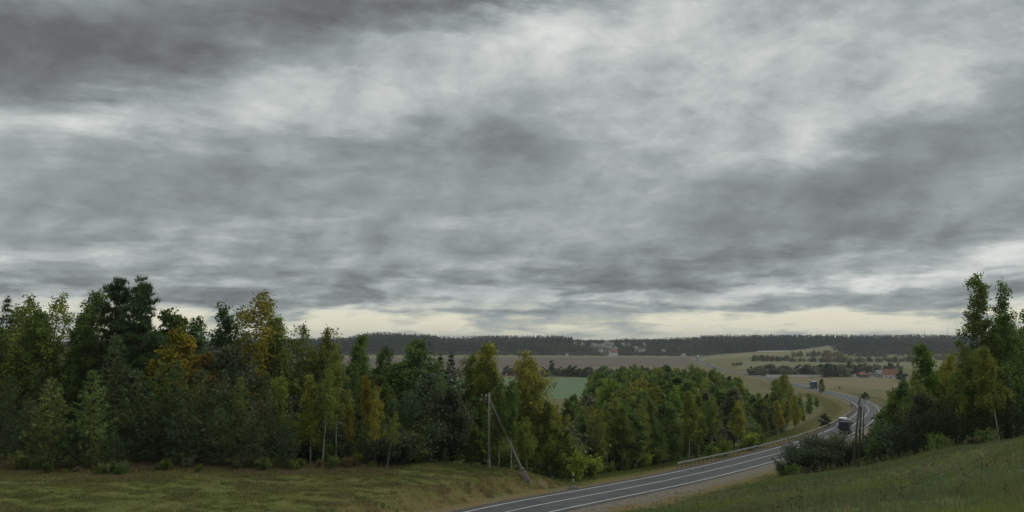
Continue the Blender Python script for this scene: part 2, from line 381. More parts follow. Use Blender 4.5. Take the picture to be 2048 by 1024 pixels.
gh(70, 62, 5.5); gh(56, 92, 11.5); gh(75, 95, 10); gh(48, 112, 15.5); gh(64, 125, 16.5); gh(85, 120, 13.5); gh(80, 150, 19.5); gh(110, 150, 17.0); gh(105, 190, 22); gh(130, 180, 19.5); gh(140, 230, 23.5); gh(170, 280, 25.0); gh(170, 330, 27.0); gh(230, 250, 24); gh(200, 400, 29.0)
for a in [(0, 1024, 63), (250, 1024, 64.5), (500, 1024, 66), (760, 1024, 69), (0, 935, 83), (200, 942, 82), (400, 936, 84), (600, 932, 87), (800, 932, 90), (900, 931, 92), (978, 934, 93), (1060, 940, 93), (700, 975, 77), (300, 980, 73), (860, 985, 78), (960, 970, 84)]: gp(*a)
gh(-75, 60, 12.0); gh(-90, 85, 11.0); gh(-110, 40, 11.0); gh(-60, 110, 12.6); gh(-90, 120, 12.0); gh(-30, 115, 14.0); gh(-5, 118, 18.0); gh(-60, 150, 17); gh(-110, 150, 15.5); gh(-20, 150, 21.5); gh(-60, 220, 26); gh(-130, 230, 24); gh(-60, 320, 30); gh(-160, 330, 29.5)
gh(7, 108, 19.5); gh(14, 122, 21.5); gh(25, 150, 24.0); gh(10, 160, 24.5); gh(45, 200, 26.5); gh(10, 230, 28.5); gh(70, 260, 28.4); gh(30, 320, 31.0); gh(100, 330, 29.6); gh(60, 420, 32.0); gh(-60, 440, 32.4); gh(140, 430, 30.5); gh(-200, 460, 32.4); gh(240, 470, 31.0); gh(180, 520, 31.5)
for i in range(0, len(ROAD), 6):
    if ROAD[i, 1] < 470: GP.append((ROAD[i, 0], ROAD[i, 1], ROAD[i, 2] - 0.35))
GP = np.array(GP)
_n = len(GP); _K = np.sqrt(((GP[:, None, :2] - GP[None, :, :2]) ** 2).sum(2)); _A = np.zeros((_n + 3, _n + 3))
_A[:_n, :_n] = _K - np.eye(_n) * 0.6; _A[:_n, _n] = 1; _A[:_n, _n+1:] = GP[:, :2]; _A[_n, :_n] = 1; _A[_n+1:, :_n] = GP[:, :2].T
_w = np.linalg.solve(_A, np.r_[GP[:, 2], 0, 0, 0])
RIDGE = [(-900, 690), (0, 690), (400, 686), (600, 679), (690, 681), (755, 669), (850, 671), (905, 678), (960, 676), (1100, 675), (1180, 678), (1300, 676), (1500, 674), (1800, 674.5), (2048, 675), (3000, 675)]
def ridge_ground(X, Y):
    px = 1024 + F_PX * X / np.maximum(Y, 1.0)
    top = np.interp(px, [p[0] for p in RIDGE], [p[1] for p in RIDGE])
    g = CAMZ + (675 - top) / F_PX * 2080 - 15.0
    rise = sstep(1640, 2080, Y) * g
    return rise * (1 - 0.5 * sstep(2300, 4200, Y)) + 6.0 * (fbm(X / 130, Y / 200) - 0.5) * sstep(1700, 2000, Y)
def natural(X, Y):
    X = np.asarray(X, float).ravel(); Y = np.asarray(Y, float).ravel(); Xc = np.clip(X, -200, 260); Yc = np.clip(Y, -40, 520)
    z = np.empty(len(X))
    for s in range(0, len(X), 8000):
        K = np.sqrt((Xc[s:s+8000, None] - GP[None, :, 0]) ** 2 + (Yc[s:s+8000, None] - GP[None, :, 1]) ** 2)
        z[s:s+8000] = K @ _w[:_n] + _w[_n] + _w[_n+1] * Xc[s:s+8000] + _w[_n+2] * Yc[s:s+8000]
    z = np.clip(z, 0.0, CAMZ + 2)
    f = np.maximum(sstep(430, 560, Y), sstep(260, 420, np.abs(X)) * sstep(120, 330, Y))
    z = z * (1 - f) + f * 0.0
    return z + ridge_ground(X, Y)
def ground(X, Y):
    X = np.atleast_1d(np.asarray(X, float)).ravel(); Y = np.atleast_1d(np.asarray(Y, float)).ravel()
    z = natural(X, Y)
    near = (Y < 640) & (Y > -80) & (np.abs(X) < 420)
    if near.any():
        d, rz, k = road_dist(X[near], Y[near]); a = np.abs(d)
        zz = z[near]; t = np.where((d < 0) & (zz < rz), sstep(10.0, 17.5, a), np.where(d < 0, sstep(5.4, 9.0, a), sstep(6.4, 15.0, a)))
        # shallow ditch between verge and bank on the hill side
        z[near] = zz * t + (rz - 0.22 - 0.12 * sstep(4.6, 6.4, a) - 0.35 * sstep(6.4, 10.0, a) * ((d < 0) & (zz < rz))) * (1 - t)
    b = 0.10 * (fbm(X / 2.3, Y / 2.3, 3) - 0.5) + 0.5 * (fbm(X / 13, Y / 13, 3) - 0.5)
    d2 = np.full(len(X), 99.0)
    if near.any(): d2[near] = a
    return z + b * sstep(5.0, 11.0, d2) * (Y < 700)
def gz(x, y): return float(ground([x], [y])[0])
def axis(lo, hi, step, a, b, grow=1.07):
    l = [lo]; s = step
    while l[-1] > a: s *= grow; l.append(l[-1] - s)
    h = [hi]; s = step
    while h[-1] < b: s *= grow; h.append(h[-1] + s)
    return np.array(l[:0:-1] + list(np.arange(lo, hi, step)) + h)
gx, gy = axis(-96, 190, 1.3, -5200, 5200), axis(0, 335, 1.3, -350, 7500)
GX, GY = np.meshgrid(gx, gy); GZ = ground(GX.ravel(), GY.ravel()).reshape(GX.shape)
nx, ny = len(gx), len(gy); idx = np.arange(nx * ny).reshape(ny, nx)
quads = np.stack([idx[:-1, :-1], idx[:-1, 1:], idx[1:, 1:], idx[1:, :-1]], -1).reshape(-1, 4)
me = mesh_np('ground', np.stack([GX.ravel(), GY.ravel(), GZ.ravel()], 1), [quads], smooth=True)
_d, _, _ = road_dist(np.clip(GX.ravel(), -400, 700), np.clip(GY.ravel(), -60, 1700))
at = me.attributes.new('road_d', 'FLOAT', 'POINT'); at.data.foreach_set('value', np.clip(_d, -60, 60).astype(np.float32))
def ground_mat():
    m, nt, p = new_mat('meadow'); N, L = nt.nodes, nt.links
    tc = N.new('ShaderNodeTexCoord')
    def nz(scale, detail=6, st=(1, 1, 1), rough=0.6):
        mp = N.new('ShaderNodeMapping'); mp.inputs['Scale'].default_value = st; L.new(tc.outputs['Object'], mp.inputs[0])
        n = N.new('ShaderNodeTexNoise'); n.inputs['Scale'].default_value = scale; n.inputs['Detail'].default_value = detail; n.inputs['Roughness'].default_value = rough; L.new(mp.outputs[0], n.inputs[0]); return n.outputs[0]
    def ramp(v, stops):
        r = N.new('ShaderNodeValToRGB'); L.new(v, r.inputs[0]); e = r.color_ramp.elements
        while len(e) < len(stops): e.new(0.5)
        for q, (a, c) in zip(e, stops): q.position = a; q.color = (*c, 1)
        return r.outputs[0]
    def mix(f, a, b, mode='MIX'):
        n = N.new('ShaderNodeMix'); n.data_type = 'RGBA'; n.blend_type = mode
        if isinstance(f, float): n.inputs[0].default_value = f
        else: L.new(f, n.inputs[0])
        L.new(a, n.inputs[6])
        if isinstance(b, tuple): n.inputs[7].default_value = (*b, 1)
        else: L.new(b, n.inputs[7])
        return n.outputs[2]
    def math_(op, a, b):
        n = N.new('ShaderNodeMath'); n.operation = op
        for i, q in enumerate((a, b)):
            if isinstance(q, (int, float)): n.inputs[i].default_value = q
            else: L.new(q, n.inputs[i])
        return n.outputs[0]
    def mr(v, a, b):
        n = N.new('ShaderNodeMapRange'); n.interpolation_type = 'SMOOTHSTEP'; L.new(v, n.inputs[0]); n.inputs[1].default_value = a; n.inputs[2].default_value = b; return n.outputs[0]
    big, mid, fine = nz(0.06, 5), nz(0.5, 6), nz(5.0, 5)
    grass = ramp(mid, [(0.25, (0.085, 0.105, 0.034)), (0.45, (0.13, 0.152, 0.045)), (0.6, (0.16, 0.17, 0.06)), (0.8, (0.205, 0.18, 0.088))])
    grass = mix(mr(big, 0.45, 0.66), grass, (0.175, 0.155, 0.075))
    grass = mix(0.5, grass, ramp(fine, [(0.25, (0.55, 0.55, 0.5)), (0.75, (1.35, 1.3, 1.2))]), 'MULTIPLY')
    # far meadows are paler
    far = N.new('ShaderNodeSeparateXYZ'); L.new(tc.outputs['Object'], far.inputs[0])
    fm = ramp(nz(0.012, 5, (0.35, 1.6, 1)), [(0.3, (0.130, 0.134, 0.060)), (0.5, (0.142, 0.138, 0.066)), (0.7, (0.165, 0.142, 0.078))])
    grass = mix(mr(far.outputs[1], 190, 270), grass, fm)
    grass = mix(mr(far.outputs[1], 1560, 1680), grass, (0.055, 0.062, 0.034))
    # worn sandy verge beside the tarmac
    a = N.new('ShaderNodeAttribute'); a.attribute_name = 'road_d'
    ad = math_('ADD', math_('ABSOLUTE', a.outputs['Fac'], 0.0), math_('MULTIPLY', math_('SUBTRACT', mid, 0.5), 5.0))
    dirt = ramp(fine, [(0.3, (0.125, 0.102, 0.072)), (0.7, (0.215, 0.18, 0.13))])
    col = mix(mr(ad, 6.9, 4.9), grass, dirt)
    rust = math_('MULTIPLY', math_('MULTIPLY', mr(ad, 12.0, 7.0), mr(mid, 0.38, 0.62)), 0.75)
    col = mix(rust, col, (0.175, 0.12, 0.06))
    L.new(col, p.inputs['Base Color']); p.inputs['Roughness'].default_value = 0.95; p.inputs['Specular IOR Level'].default_value = 0.05
    b = N.new('ShaderNodeBump'); b.inputs['Strength'].default_value = 0.7; b.inputs['Distance'].default_value = 0.15; L.new(fine, b.inputs['Height']); L.new(b.outputs[0], p.inputs['Normal'])
    return m
struct(link('ground', me, ground_mat()))

# ------------------------------------------------------------------ road, markings, embankment
def strip(name, rows, mat, i0=0, i1=None):
    """rows: list of (offset, dz) across the road, from left to right"""
    i1 = len(ROAD) if i1 is None else i1; sl = slice(i0, i1); n = i1 - i0; k = len(rows); V = np.empty((n, k, 3))
    for j, (o, dz) in enumerate(rows):
        V[:, j, :2] = ROAD[sl, :2] + RN[sl] * (o if np.isscalar(o) else o[sl, None]); V[:, j, 2] = ROAD[sl, 2] + dz if np.isscalar(dz) else dz[sl]
    ix = np.arange(n * k).reshape(n, k)
    q = np.stack([ix[:-1, :-1], ix[:-1, 1:], ix[1:, 1:], ix[1:, :-1]], -1).reshape(-1, 4)
    return struct(link(name, mesh_np(name, V.reshape(-1, 3), [q], smooth=True), mat))
def asphalt():
    m, nt, p = new_mat('asphalt'); N, L = nt.nodes, nt.links; tc = N.new('ShaderNodeTexCoord')
    n1 = N.new('ShaderNodeTexNoise'); n1.inputs['Scale'].default_value = 0.35; n1.inputs['Detail'].default_value = 7; L.new(tc.outputs['Object'], n1.inputs[0])
    n2 = N.new('ShaderNodeTexNoise'); n2.inputs['Scale'].default_value = 9.0; n2.inputs['Detail'].default_value = 4; L.new(tc.outputs['Object'], n2.inputs[0])
    r = N.new('ShaderNodeValToRGB'); L.new(n1.outputs[0], r.inputs[0]); e = r.color_ramp.elements
    e[0].position = 0.3; e[0].color = (0.078, 0.083, 0.088, 1); e[1].position = 0.7; e[1].color = (0.118, 0.123, 0.129, 1)
    a = N.new('ShaderNodeAttribute'); a.attribute_name = 'across'; tr = N.new('ShaderNodeValToRGB'); tr.color_ramp.interpolation = 'EASE'; mr = N.new('ShaderNodeMapRange'); L.new(a.outputs['Fac'], mr.inputs[0]); mr.inputs[1].default_value = -1.0
    mp = N.new('ShaderNodeMapping'); L.new(tc.outputs['Object'], mp.inputs[0]); n3 = N.new('ShaderNodeTexNoise'); n3.inputs['Scale'].default_value = 0.12; n3.inputs['Detail'].default_value = 5; L.new(mp.outputs[0], n3.inputs[0])
    L.new(mr.outputs[0], tr.inputs[0]); el = tr.color_ramp.elements
    st = [(0.0, 0.78), (0.12, 0.95), (0.19, 1.16), (0.27, 0.98), (0.35, 1.18), (0.46, 0.93), (0.54, 0.93), (0.65, 1.18), (0.73, 0.98), (0.81, 1.16), (0.88, 0.95), (1.0, 0.78)]
    while len(el) < len(st): el.new(0.5)
    for q, (p_, v_) in zip(el, st): q.position = p_; q.color = (v_ * 0.8, v_ * 0.8, v_ * 0.8, 1)
    mt = N.new('ShaderNodeMix'); mt.data_type = 'RGBA'; mt.blend_type = 'MULTIPLY'; L.new(n3.outputs[0], mt.inputs[0]); L.new(r.outputs[0], mt.inputs[6]); L.new(tr.outputs[0], mt.inputs[7])
    mx = N.new('ShaderNodeMix'); mx.data_type = 'RGBA'; mx.blend_type = 'MULTIPLY'; mx.inputs[0].default_value = 0.35
    L.new(mt.outputs[2], mx.inputs[6]); L.new(n2.outputs[0], mx.inputs[7]); L.new(mx.outputs[2], p.inputs['Base Color']); p.inputs['Roughness'].default_value = 0.8
    p.inputs['Specular IOR Level'].default_value = 0.3
    b = N.new('ShaderNodeBump'); b.inputs['Strength'].default_value = 0.15; L.new(n2.outputs[0], b.inputs['Height']); L.new(b.outputs[0], p.inputs['Normal'])
    return m
ASPH = asphalt()
SHOULDER = noisy('gravel', (0.05, 0.045, 0.04), (0.11, 0.098, 0.082), 6.0, 0.95, 0.4)
SAND = noisy('sandy_gravel', (0.09, 0.08, 0.064), (0.20, 0.175, 0.135), 3.0, 0.95, 0.4)
SIDE = noisy('bank_grass', (0.125, 0.125, 0.058), (0.205, 0.18, 0.095), 0.35, 0.95, 0.3, coords='Object')
tz = natural(ROAD[:, 0], ROAD[:, 1])
fars = (sstep(330, 420, ROAD[:, 1]))
hgt = np.maximum(ROAD[:, 2] - tz, 0.2)
run = 6.0 + hgt * 2.2
i_far = int(np.argmax(ROAD[:, 1] > 330))
strip('embankment', [(-run, np.minimum(tz, ROAD[:, 2]) - 0.6), (-5.6, -0.13), (-4.4, -0.09)], SIDE, i_far)
strip('embankment', [(4.4, -0.09), (5.6, -0.13), (run, np.minimum(tz, ROAD[:, 2]) - 0.6)], SIDE, i_far)
_e = np.interp(ROAD[:, 1], [60, 105, 170, 240], [3.6, 3.7, 3.9, 4.1]); _rows = [-1.0, -0.78, -0.62, -0.45, -0.3, -0.15, 0, 0.15, 0.3, 0.45, 0.62, 0.78, 1.0]
ro = strip('road', [(_e * t, 0.04 * (1 - abs(t))) for t in _rows], ASPH)
_at = ro.data.attributes.new('across', 'FLOAT', 'POINT'); _at.data.foreach_set('value', np.tile(np.array(_rows, np.float32), len(ROAD)))
strip('gravel_shoulder', [(-_e - 1.5, -0.30), (-_e - 0.7, -0.10), (-_e + 0.05, -0.012)], SHOULDER, 0, i_far + 3)
strip('gravel_shoulder', [(_e - 0.05, -0.012), (_e + 0.7, -0.12), (_e + 1.9, -0.32)], SAND, 0, i_far + 3)
LINE = noisy('road_paint', (0.42, 0.42, 0.40), (0.72, 0.72, 0.70), 6.0, 0.7)
LW_ = np.interp(ROAD[:, 1], [60, 105, 170, 240], [2.75, 2.95, 3.2, 3.4])
def zoff(o): return 0.04 * (1 - abs(o) / 4.3) + 0.008
for sg in (-1, 1): strip('edge_line', [(sg * LW_ - 0.085, 0.019), (sg * LW_ + 0.085, 0.019)], LINE)
i_c = int(np.argmin(np.abs(RS - road_s_near(1726, 808))))
strip('centre_line', [(-0.08, zoff(0.08)), (0.08, zoff(0.08))], LINE, 0, i_c)
for k in range(i_c + 4, len(ROAD) - 4, 6): 
    if ROAD[k, 1] < 520: strip('centre_line', [(-0.07, zoff(0.07)), (0.07, zoff(0.07))], LINE, k, k + 3)
# arrow telling drivers to keep in lane
sa = road_s_near(1731, 822); ax, ay, az_, ah = road_at(sa, -1.75)
mb = MB(); mb.add([(-2.2, -0.12, 0), (0.4, -0.12, 0), (0.4, 0.12, 0), (-2.2, 0.12, 0), (0.4, -0.42, 0), (1.6, 0.25, 0), (0.4, 0.5, 0)], [(0, 1, 2, 3), (4, 5, 6)])
o = struct(mb.build('lane_arrow', LINE)); o.location = (ax, ay, az_ + 0.036); o.rotation_euler = (0, 0, ah + math.pi)

# ------------------------------------------------------------------ fields on the valley floor
def field(name, px_poly, mat, lift=0.06):
    P = [at_h(x, y, CAMZ) for x, y in px_poly]; n = 12; V = []
    a, b, c, d = [np.array(p) for p in P]
    for i in range(n + 1):
        for j in range(n + 1):
            u, v = i / n, j / n; p = (a * (1 - u) + b * u) * (1 - v) + (d * (1 - u) + c * u) * v
            V.append((p[0] + 6 * (vnoise(p[1] / 40, u) - 0.5), p[1] + 10 * (vnoise(p[0] / 60, v) - 0.5), lift))
    ix = np.arange((n+1) ** 2).reshape(n+1, n+1)
    q = np.stack([ix[:-1, :-1], ix[:-1, 1:], ix[1:, 1:], ix[1:, :-1]], -1).reshape(-1, 4)
    return struct(link(name, mesh_np(name, V, [q]), mat))
field('ploughed_field', [(560, 737.5), (1378, 732), (1384, 715.5), (560, 716.5)], noisy('ploughed_soil', (0.088, 0.068, 0.054), (0.132, 0.102, 0.078), 0.02, 0.95, 0, stretch=(0.3, 2.0, 1)))
field('stubble_field', [(600, 716.8), (1386, 714.8), (1392, 710.5), (600, 711)], noisy('stubble', (0.12, 0.115, 0.06), (0.185, 0.155, 0.09), 0.02, 0.95, 0, stretch=(0.3, 2, 1)), 0.10)
field('clay_field', [(560, 756), (1300, 752), (1376, 732.5), (560, 738.5)], noisy('clay_soil', (0.125, 0.092, 0.064), (0.17, 0.125, 0.083), 0.03, 0.95, 0, stretch=(0.4, 1.5, 1)))
field('green_field', [(860, 800), (1185, 800), (1178, 754.5), (860, 756)], noisy('winter_crop', (0.082, 0.135, 0.058), (0.105, 0.165, 0.075), 0.05, 0.9, 0.0, stretch=(0.5, 1.4, 1)), 0.16)
field('hay_meadow', [(1560, 800), (1860, 800), (1830, 756), (1560, 755)], noisy('hay', (0.13, 0.112, 0.054), (0.195, 0.155, 0.082), 0.06, 0.95, 0, stretch=(0.4, 1.4, 1)), 0.05)
field('pasture', [(1470, 738), (1960, 736), (1960, 719), (1470, 722)], noisy('pasture', (0.115, 0.118, 0.052), (0.165, 0.152, 0.075), 0.03, 0.95, 0, stretch=(0.3, 1.6, 1)), 0.05)

# ------------------------------------------------------------------ tree meshes
def tubes_np(paths, k=5):
    """paths: list of (pts (n,3), r0, r1) -> verts, quads"""
    V, Q, o = [], [], 0
    for pts, r0, r1 in paths:
        pts = np.asarray(pts, float); n = len(pts); d = np.gradient(pts, axis=0); d /= np.linalg.norm(d, axis=1)[:, None] + 1e-9
        ref = np.where(np.abs(d[:, 2:3]) < 0.9, np.array([[0.2, 0.1, 1.0]]), np.array([[1.0, 0.2, 0.0]]))
        a = np.cross(d, ref); a /= np.linalg.norm(a, axis=1)[:, None] + 1e-9; b = np.cross(d, a)
        r = np.linspace(r0, r1, n)[:, None, None]; t = np.arange(k) * 2 * np.pi / k
        V.append((pts[:, None] + r * (a[:, None] * np.cos(t)[None, :, None] + b[:, None] * np.sin(t)[None, :, None])).reshape(-1, 3))
        ix = o + np.arange(n * k).reshape(n, k); nxt = np.roll(ix, -1, 1)
        Q.append(np.stack([ix[:-1], nxt[:-1], nxt[1:], ix[1:]], -1).reshape(-1, 4)); o += n * k
    return np.vstack(V), np.vstack(Q)
def leaf_geo(P, size, r, elong=1.5, flat=0.0, axis=None):
    """diamond leaves at P; flat pulls the leaf planes towards horizontal"""
    n = len(P); a = r.normal(size=(n, 3)); 
    if axis is not None: a = a * 0.55 + axis * 1.2
    a[:, 2] *= (1 - flat); a /= np.linalg.norm(a, axis=1)[:, None] + 1e-9
    b = r.normal(size=(n, 3)); b[:, 2] *= (1 - flat); b -= (b * a).sum(1)[:, None] * a; b /= np.linalg.norm(b, axis=1)[:, None] + 1e-9
    s = np.asarray(size).reshape(-1, 1) * np.ones((n, 1)); a = a * s * elong / 2; b = b * s / 2
    V = np.stack([P - a, P + b - a * 0.1, P + a, P - b - a * 0.1], 1).reshape(-1, 3)
    return V, np.arange(4 * n).reshape(n, 4)
def needles(P, D, size, r, nb=9, spread=0.75, width=0.17):
    """tufts of narrow triangles bursting from P along D"""
    n = len(P); P = np.repeat(P, nb, 0); d = np.repeat(D, nb, 0) + spread * r.normal(size=(n * nb, 3)); d /= np.linalg.norm(d, axis=1)[:, None]
    s = np.repeat(np.asarray(size) * np.ones(n), nb)[:, None] * r.uniform(0.7, 1.25, (n * nb, 1))
    b = np.cross(d, r.normal(size=(n * nb, 3))); b /= np.linalg.norm(b, axis=1)[:, None] + 1e-9
    V = np.stack([P + b * s * width / 2, P - b * s * width / 2, P + d * s], 1).reshape(-1, 3)
    return V, np.arange(3 * n * nb).reshape(-1, 3)
def bend(h, r, amp, n=10):
    z = np.linspace(0, 1, n); p = np.zeros((n, 3)); p[:, 2] = z * h
    for i in (0, 1):
        a, b = r.normal(0, amp, 2); p[:, i] = h * (a * z ** 2 + b * 0.4 * np.sin(z * 5 + r.uniform(0, 6)) * z)
    return p
def on(path, t):
    q = np.linspace(0, 1, len(path)); return np.stack([np.interp(t, q, path[:, i]) for i in range(3)], -1)
def birch(seed, h=12.0, n=10500, ls=0.13, w=0.17, base=0.25, stems=1, droop=0.5, gap=0.0, pw=0.75):
    r = np.random.default_rng(seed); paths, LP = [], []
    for st in range(stems):
        tr = bend(h * r.uniform(0.85, 1.0) if st else h, r, 0.022 + 0.03 * (stems > 1))
        if stems > 1: tr[:, 0] += np.linspace(0, 1, len(tr)) * h * 0.09 * math.cos(2.1 * st + seed); tr[:, 1] += np.linspace(0, 1, len(tr)) * h * 0.09 * math.sin(2.1 * st + seed)
        paths.append((tr, h * 0.0095, 0.012))
        nb = int(58 / stems ** 0.5); B = []
        for i in range(nb):
            t = base + (0.985 - base) * ((i + r.uniform(0, 1)) / nb) ** 0.9; az = r.uniform(0, 2 * np.pi); u = (t - base) / (1 - base)
            L = h * w * (1.0 - u) ** pw * min(1.0, 0.55 + 2.2 * u) * r.uniform(0.4, 1.45) + 0.25
            s = np.linspace(0, 1, 6)[:, None]; dirh = np.array([[math.cos(az), math.sin(az), 0]])
            up = r.uniform(0.7, 1.15); p = on(tr, t) + dirh * L * (s * 0.85 + 0.08 * np.sin(s * 6 + az)) + np.array([[0, 0, 1]]) * L * (up * s - droop * s ** 2)
            paths.append((p, 0.006 + 0.016 * L / (h * w), 0.004)); B.append((p, L))
        tot = sum(L for _, L in B) + 1e-6
        for p, L in B:
            if r.random() < gap: continue
            m = int(n / stems * L / tot); s = r.beta(2.0, 1.3, m); c = on(p, s)
            nc = max(3, int(3 + 3 * L)); sc = r.beta(2.2, 1.1, nc); cc = on(p, sc) + r.normal(0, 0.10 + 0.09 * L, (nc, 3)); sub = r.integers(0, nc, m)
            LP.append(cc[sub] + r.normal(0, 0.17, (m, 3)) * np.array([1, 1, 0.8]) + np.array([0, 0, -1]) * r.exponential(0.24, (m, 1)))
    LP = np.vstack(LP); LP[:, 2] = np.maximum(LP[:, 2], 0.2)
    return tubes_np(paths), leaf_geo(LP, ls * r.uniform(0.6, 1.3, len(LP)), r, 1.5), h
def broad(seed, h=10.0, n=9500, ls=0.19, w=0.62, base=0.12, lobes=16, round_=1.0):
    r = np.random.default_rng(seed); tr = bend(h * 0.72, r, 0.03); paths = [(tr, h * 0.014, 0.03)]; LP = []
    for i in range(lobes):
        u = (i + r.uniform(0, 1)) / lobes; zc = base + (0.93 - base) * u
        prof = math.sin(math.pi * min(1, (u * 0.86 + 0.14)) ** 0.8) ** 0.7 * round_ + (1 - round_) * (1 - u)
        az = i * 2.4 + r.uniform(-0.5, 0.5); rr = w * 0.5 * h * prof * r.uniform(0.45, 0.85)
        c = np.array([math.cos(az) * rr, math.sin(az) * rr, zc * h]); R = h * w * r.uniform(0.17, 0.28) * (0.55 + 0.45 * prof)
        st = on(tr, min(0.95, max(0.1, zc - 0.18))); s = np.linspace(0, 1, 5)[:, None]
        paths.append((st * (1 - s) + c * s + np.array([[0, 0, 0.4]]) * s * (1 - s), 0.05 * h / 10, 0.01))
        for q in range(4):
            e = c + r.normal(0, R * 0.55, 3); paths.append((np.stack([c * 0.7 + st * 0.3, (c + e) / 2, e]), 0.018, 0.004))
        m = n // lobes; d = r.normal(size=(m, 3)); d /= np.linalg.norm(d, axis=1)[:, None]
        nb = 22; cd = r.normal(size=(nb, 3)); cd /= np.linalg.norm(cd, axis=1)[:, None]; cc = cd[r.integers(0, nb, m)]
        rad_ = R * r.uniform(0.55, 1.12, (m, 1)) 
        LP.append(c + (cc * 0.75 + d * 0.42) * rad_ * np.array([1, 1, 0.85]))
    LP = np.vstack(LP); LP = LP[LP[:, 2] > 0.05]
    return tubes_np(paths), leaf_geo(LP, ls * r.uniform(0.6, 1.3, len(LP)), r, 1.35, 0.15), h
def pine(seed, h=8.0, w=0.25, base=0.03, step=0.42, tuft=0.34, tn=9, irregular=0.25, lift=0.55, top=0.8, width=0.17, sub=1.0):
    r = np.random.default_rng(seed); tr = bend(h, r, 0.012); paths = [(tr, h * 0.012, 0.012)]; TP, TD = [], []
    z = base * h + 0.2
    while z < h * 0.985:
        u = z / h; nb = r.integers(5, 8); off = r.uniform(0, 6.28)
        for j in range(nb):
            L = h * w * ((1 - u) ** top * min(1, 0.65 + 2.0 * u) + 0.025) * r.uniform(1 - irregular, 1 + irregular)
            az = off + j * 2 * np.pi / nb + r.normal(0, 0.25); dh = np.array([math.cos(az), math.sin(az), 0]); s = np.linspace(0, 1, 6)[:, None]
            p = on(tr, u) + dh * L * s + np.array([[0, 0, 1]]) * L * (lift * 0.25 * s + lift * 0.75 * s ** 2) * r.uniform(0.6, 1.3)
            paths.append((p, 0.008 + 0.012 * L, 0.004))
            m = max(2, int(L / 0.19 * sub)); ss = r.uniform(0.22, 1.0, m); ss[0] = 1.0
            side = np.cross(dh, [0, 0, 1.0]); lat = r.normal(0, 0.18, (m, 1)) * L * (1.05 - 0.55 * ss[:, None])
            TP.append(on(p, ss) + side * lat + np.array([0, 0, 1]) * np.abs(lat) * 0.25 + r.normal(0, 0.04, (m, 3)))
            TD.append(np.tile(dh * 0.6 + np.array([0, 0, lift * 0.9]), (m, 1)) + side * np.sign(lat) * 0.4)
        z += step * r.uniform(0.75, 1.25)
    TP.append(np.array([[tr[-1, 0], tr[-1, 1], h]])); TD.append(np.array([[0, 0, 1.0]]))
    TP, TD = np.vstack(TP), np.vstack(TD)
    return tubes_np(paths, 4), needles(TP, TD, tuft, r, tn, 0.62, width), h
def old_pine(seed, h=17.0, tn=12, tuft=0.5):
    r = np.random.default_rng(seed); tr = bend(h, r, 0.02); paths = [(tr, h * 0.013, 0.03)]; TP, TD = [], []
    for i in range(56):
        u = 0.22 + 0.775 * ((i + r.random()) / 56); L = h * (0.165 * (1 - u) ** 0.6 + 0.02) * r.uniform(0.5, 1.35); az = i * 2.4 + r.normal(0, 0.4)
        dh = np.array([math.cos(az), math.sin(az), 0]); s = np.linspace(0, 1, 6)[:, None]
        p = on(tr, u) + dh * L * s + np.array([[0, 0, 1]]) * L * (0.05 * s + 0.42 * s ** 2); paths.append((p, 0.02 + 0.012 * L, 0.008))
        for q in range(max(3, int(L * 3.2))):
            c = on(p, r.uniform(0.35, 1.0)) + r.normal(0, 0.26, 3) * np.array([1.2, 1.2, 0.7]); m = r.integers(7, 13)
            TP.append(c + r.normal(0, 0.22, (m, 3)) * np.array([1.3, 1.3, 0.6])); TD.append(np.tile(dh * 0.35 + np.array([0, 0, 0.8]), (m, 1)))
    TP, TD = np.vstack(TP), np.vstack(TD)
    return tubes_np(paths), needles(TP, TD, tuft, r, tn, 0.8, 0.15), h
def spruce(seed, h=11.0, w=0.17, tn=8, tuft=0.36):
    return pine(seed, h, w, 0.02, 0.36, tuft, tn, 0.22, -0.28, 0.9, 0.2)
def shrub(seed, h=3.0, n=3000, ls=0.16, w=1.3, stems=9):
    r = np.random.default_rng(seed); paths, LP = [], []
    for i in range(stems):
        az = i * 2.4; lean = r.uniform(0.1, 0.55) * w; H = h * r.uniform(0.7, 1.0); s = np.linspace(0, 1, 6)[:, None]
        p = np.array([[math.cos(az), math.sin(az), 0]]) * (0.12 + lean * H * s ** 1.2) + np.array([[0, 0, 1]]) * H * (s - 0.14 * s ** 2 * lean * 2); paths.append((p, 0.03 * h / 3, 0.006))
        for q in range(7):
            t = r.uniform(0.25, 1.0); c = on(p, t); e = c + r.normal(0, 0.2 * h, 3) * np.array([1, 1, 0.6]) + np.array([0, 0, 0.1 * h])
            e[2] = max(0.1, min(e[2], h)); paths.append((np.stack([c, (c + e) / 2, e]), 0.01, 0.003)); m = n // (stems * 7)
            LP.append(c + (e - c) * r.uniform(0.2, 1.1, (m, 1)) + r.normal(0, 0.075 * h, (m, 3)))
    LP = np.vstack(LP); LP = LP[LP[:, 2] > 0.03]
    return tubes_np(paths, 4), leaf_geo(LP, ls * r.uniform(0.6, 1.3, len(LP)), r, 1.6), h

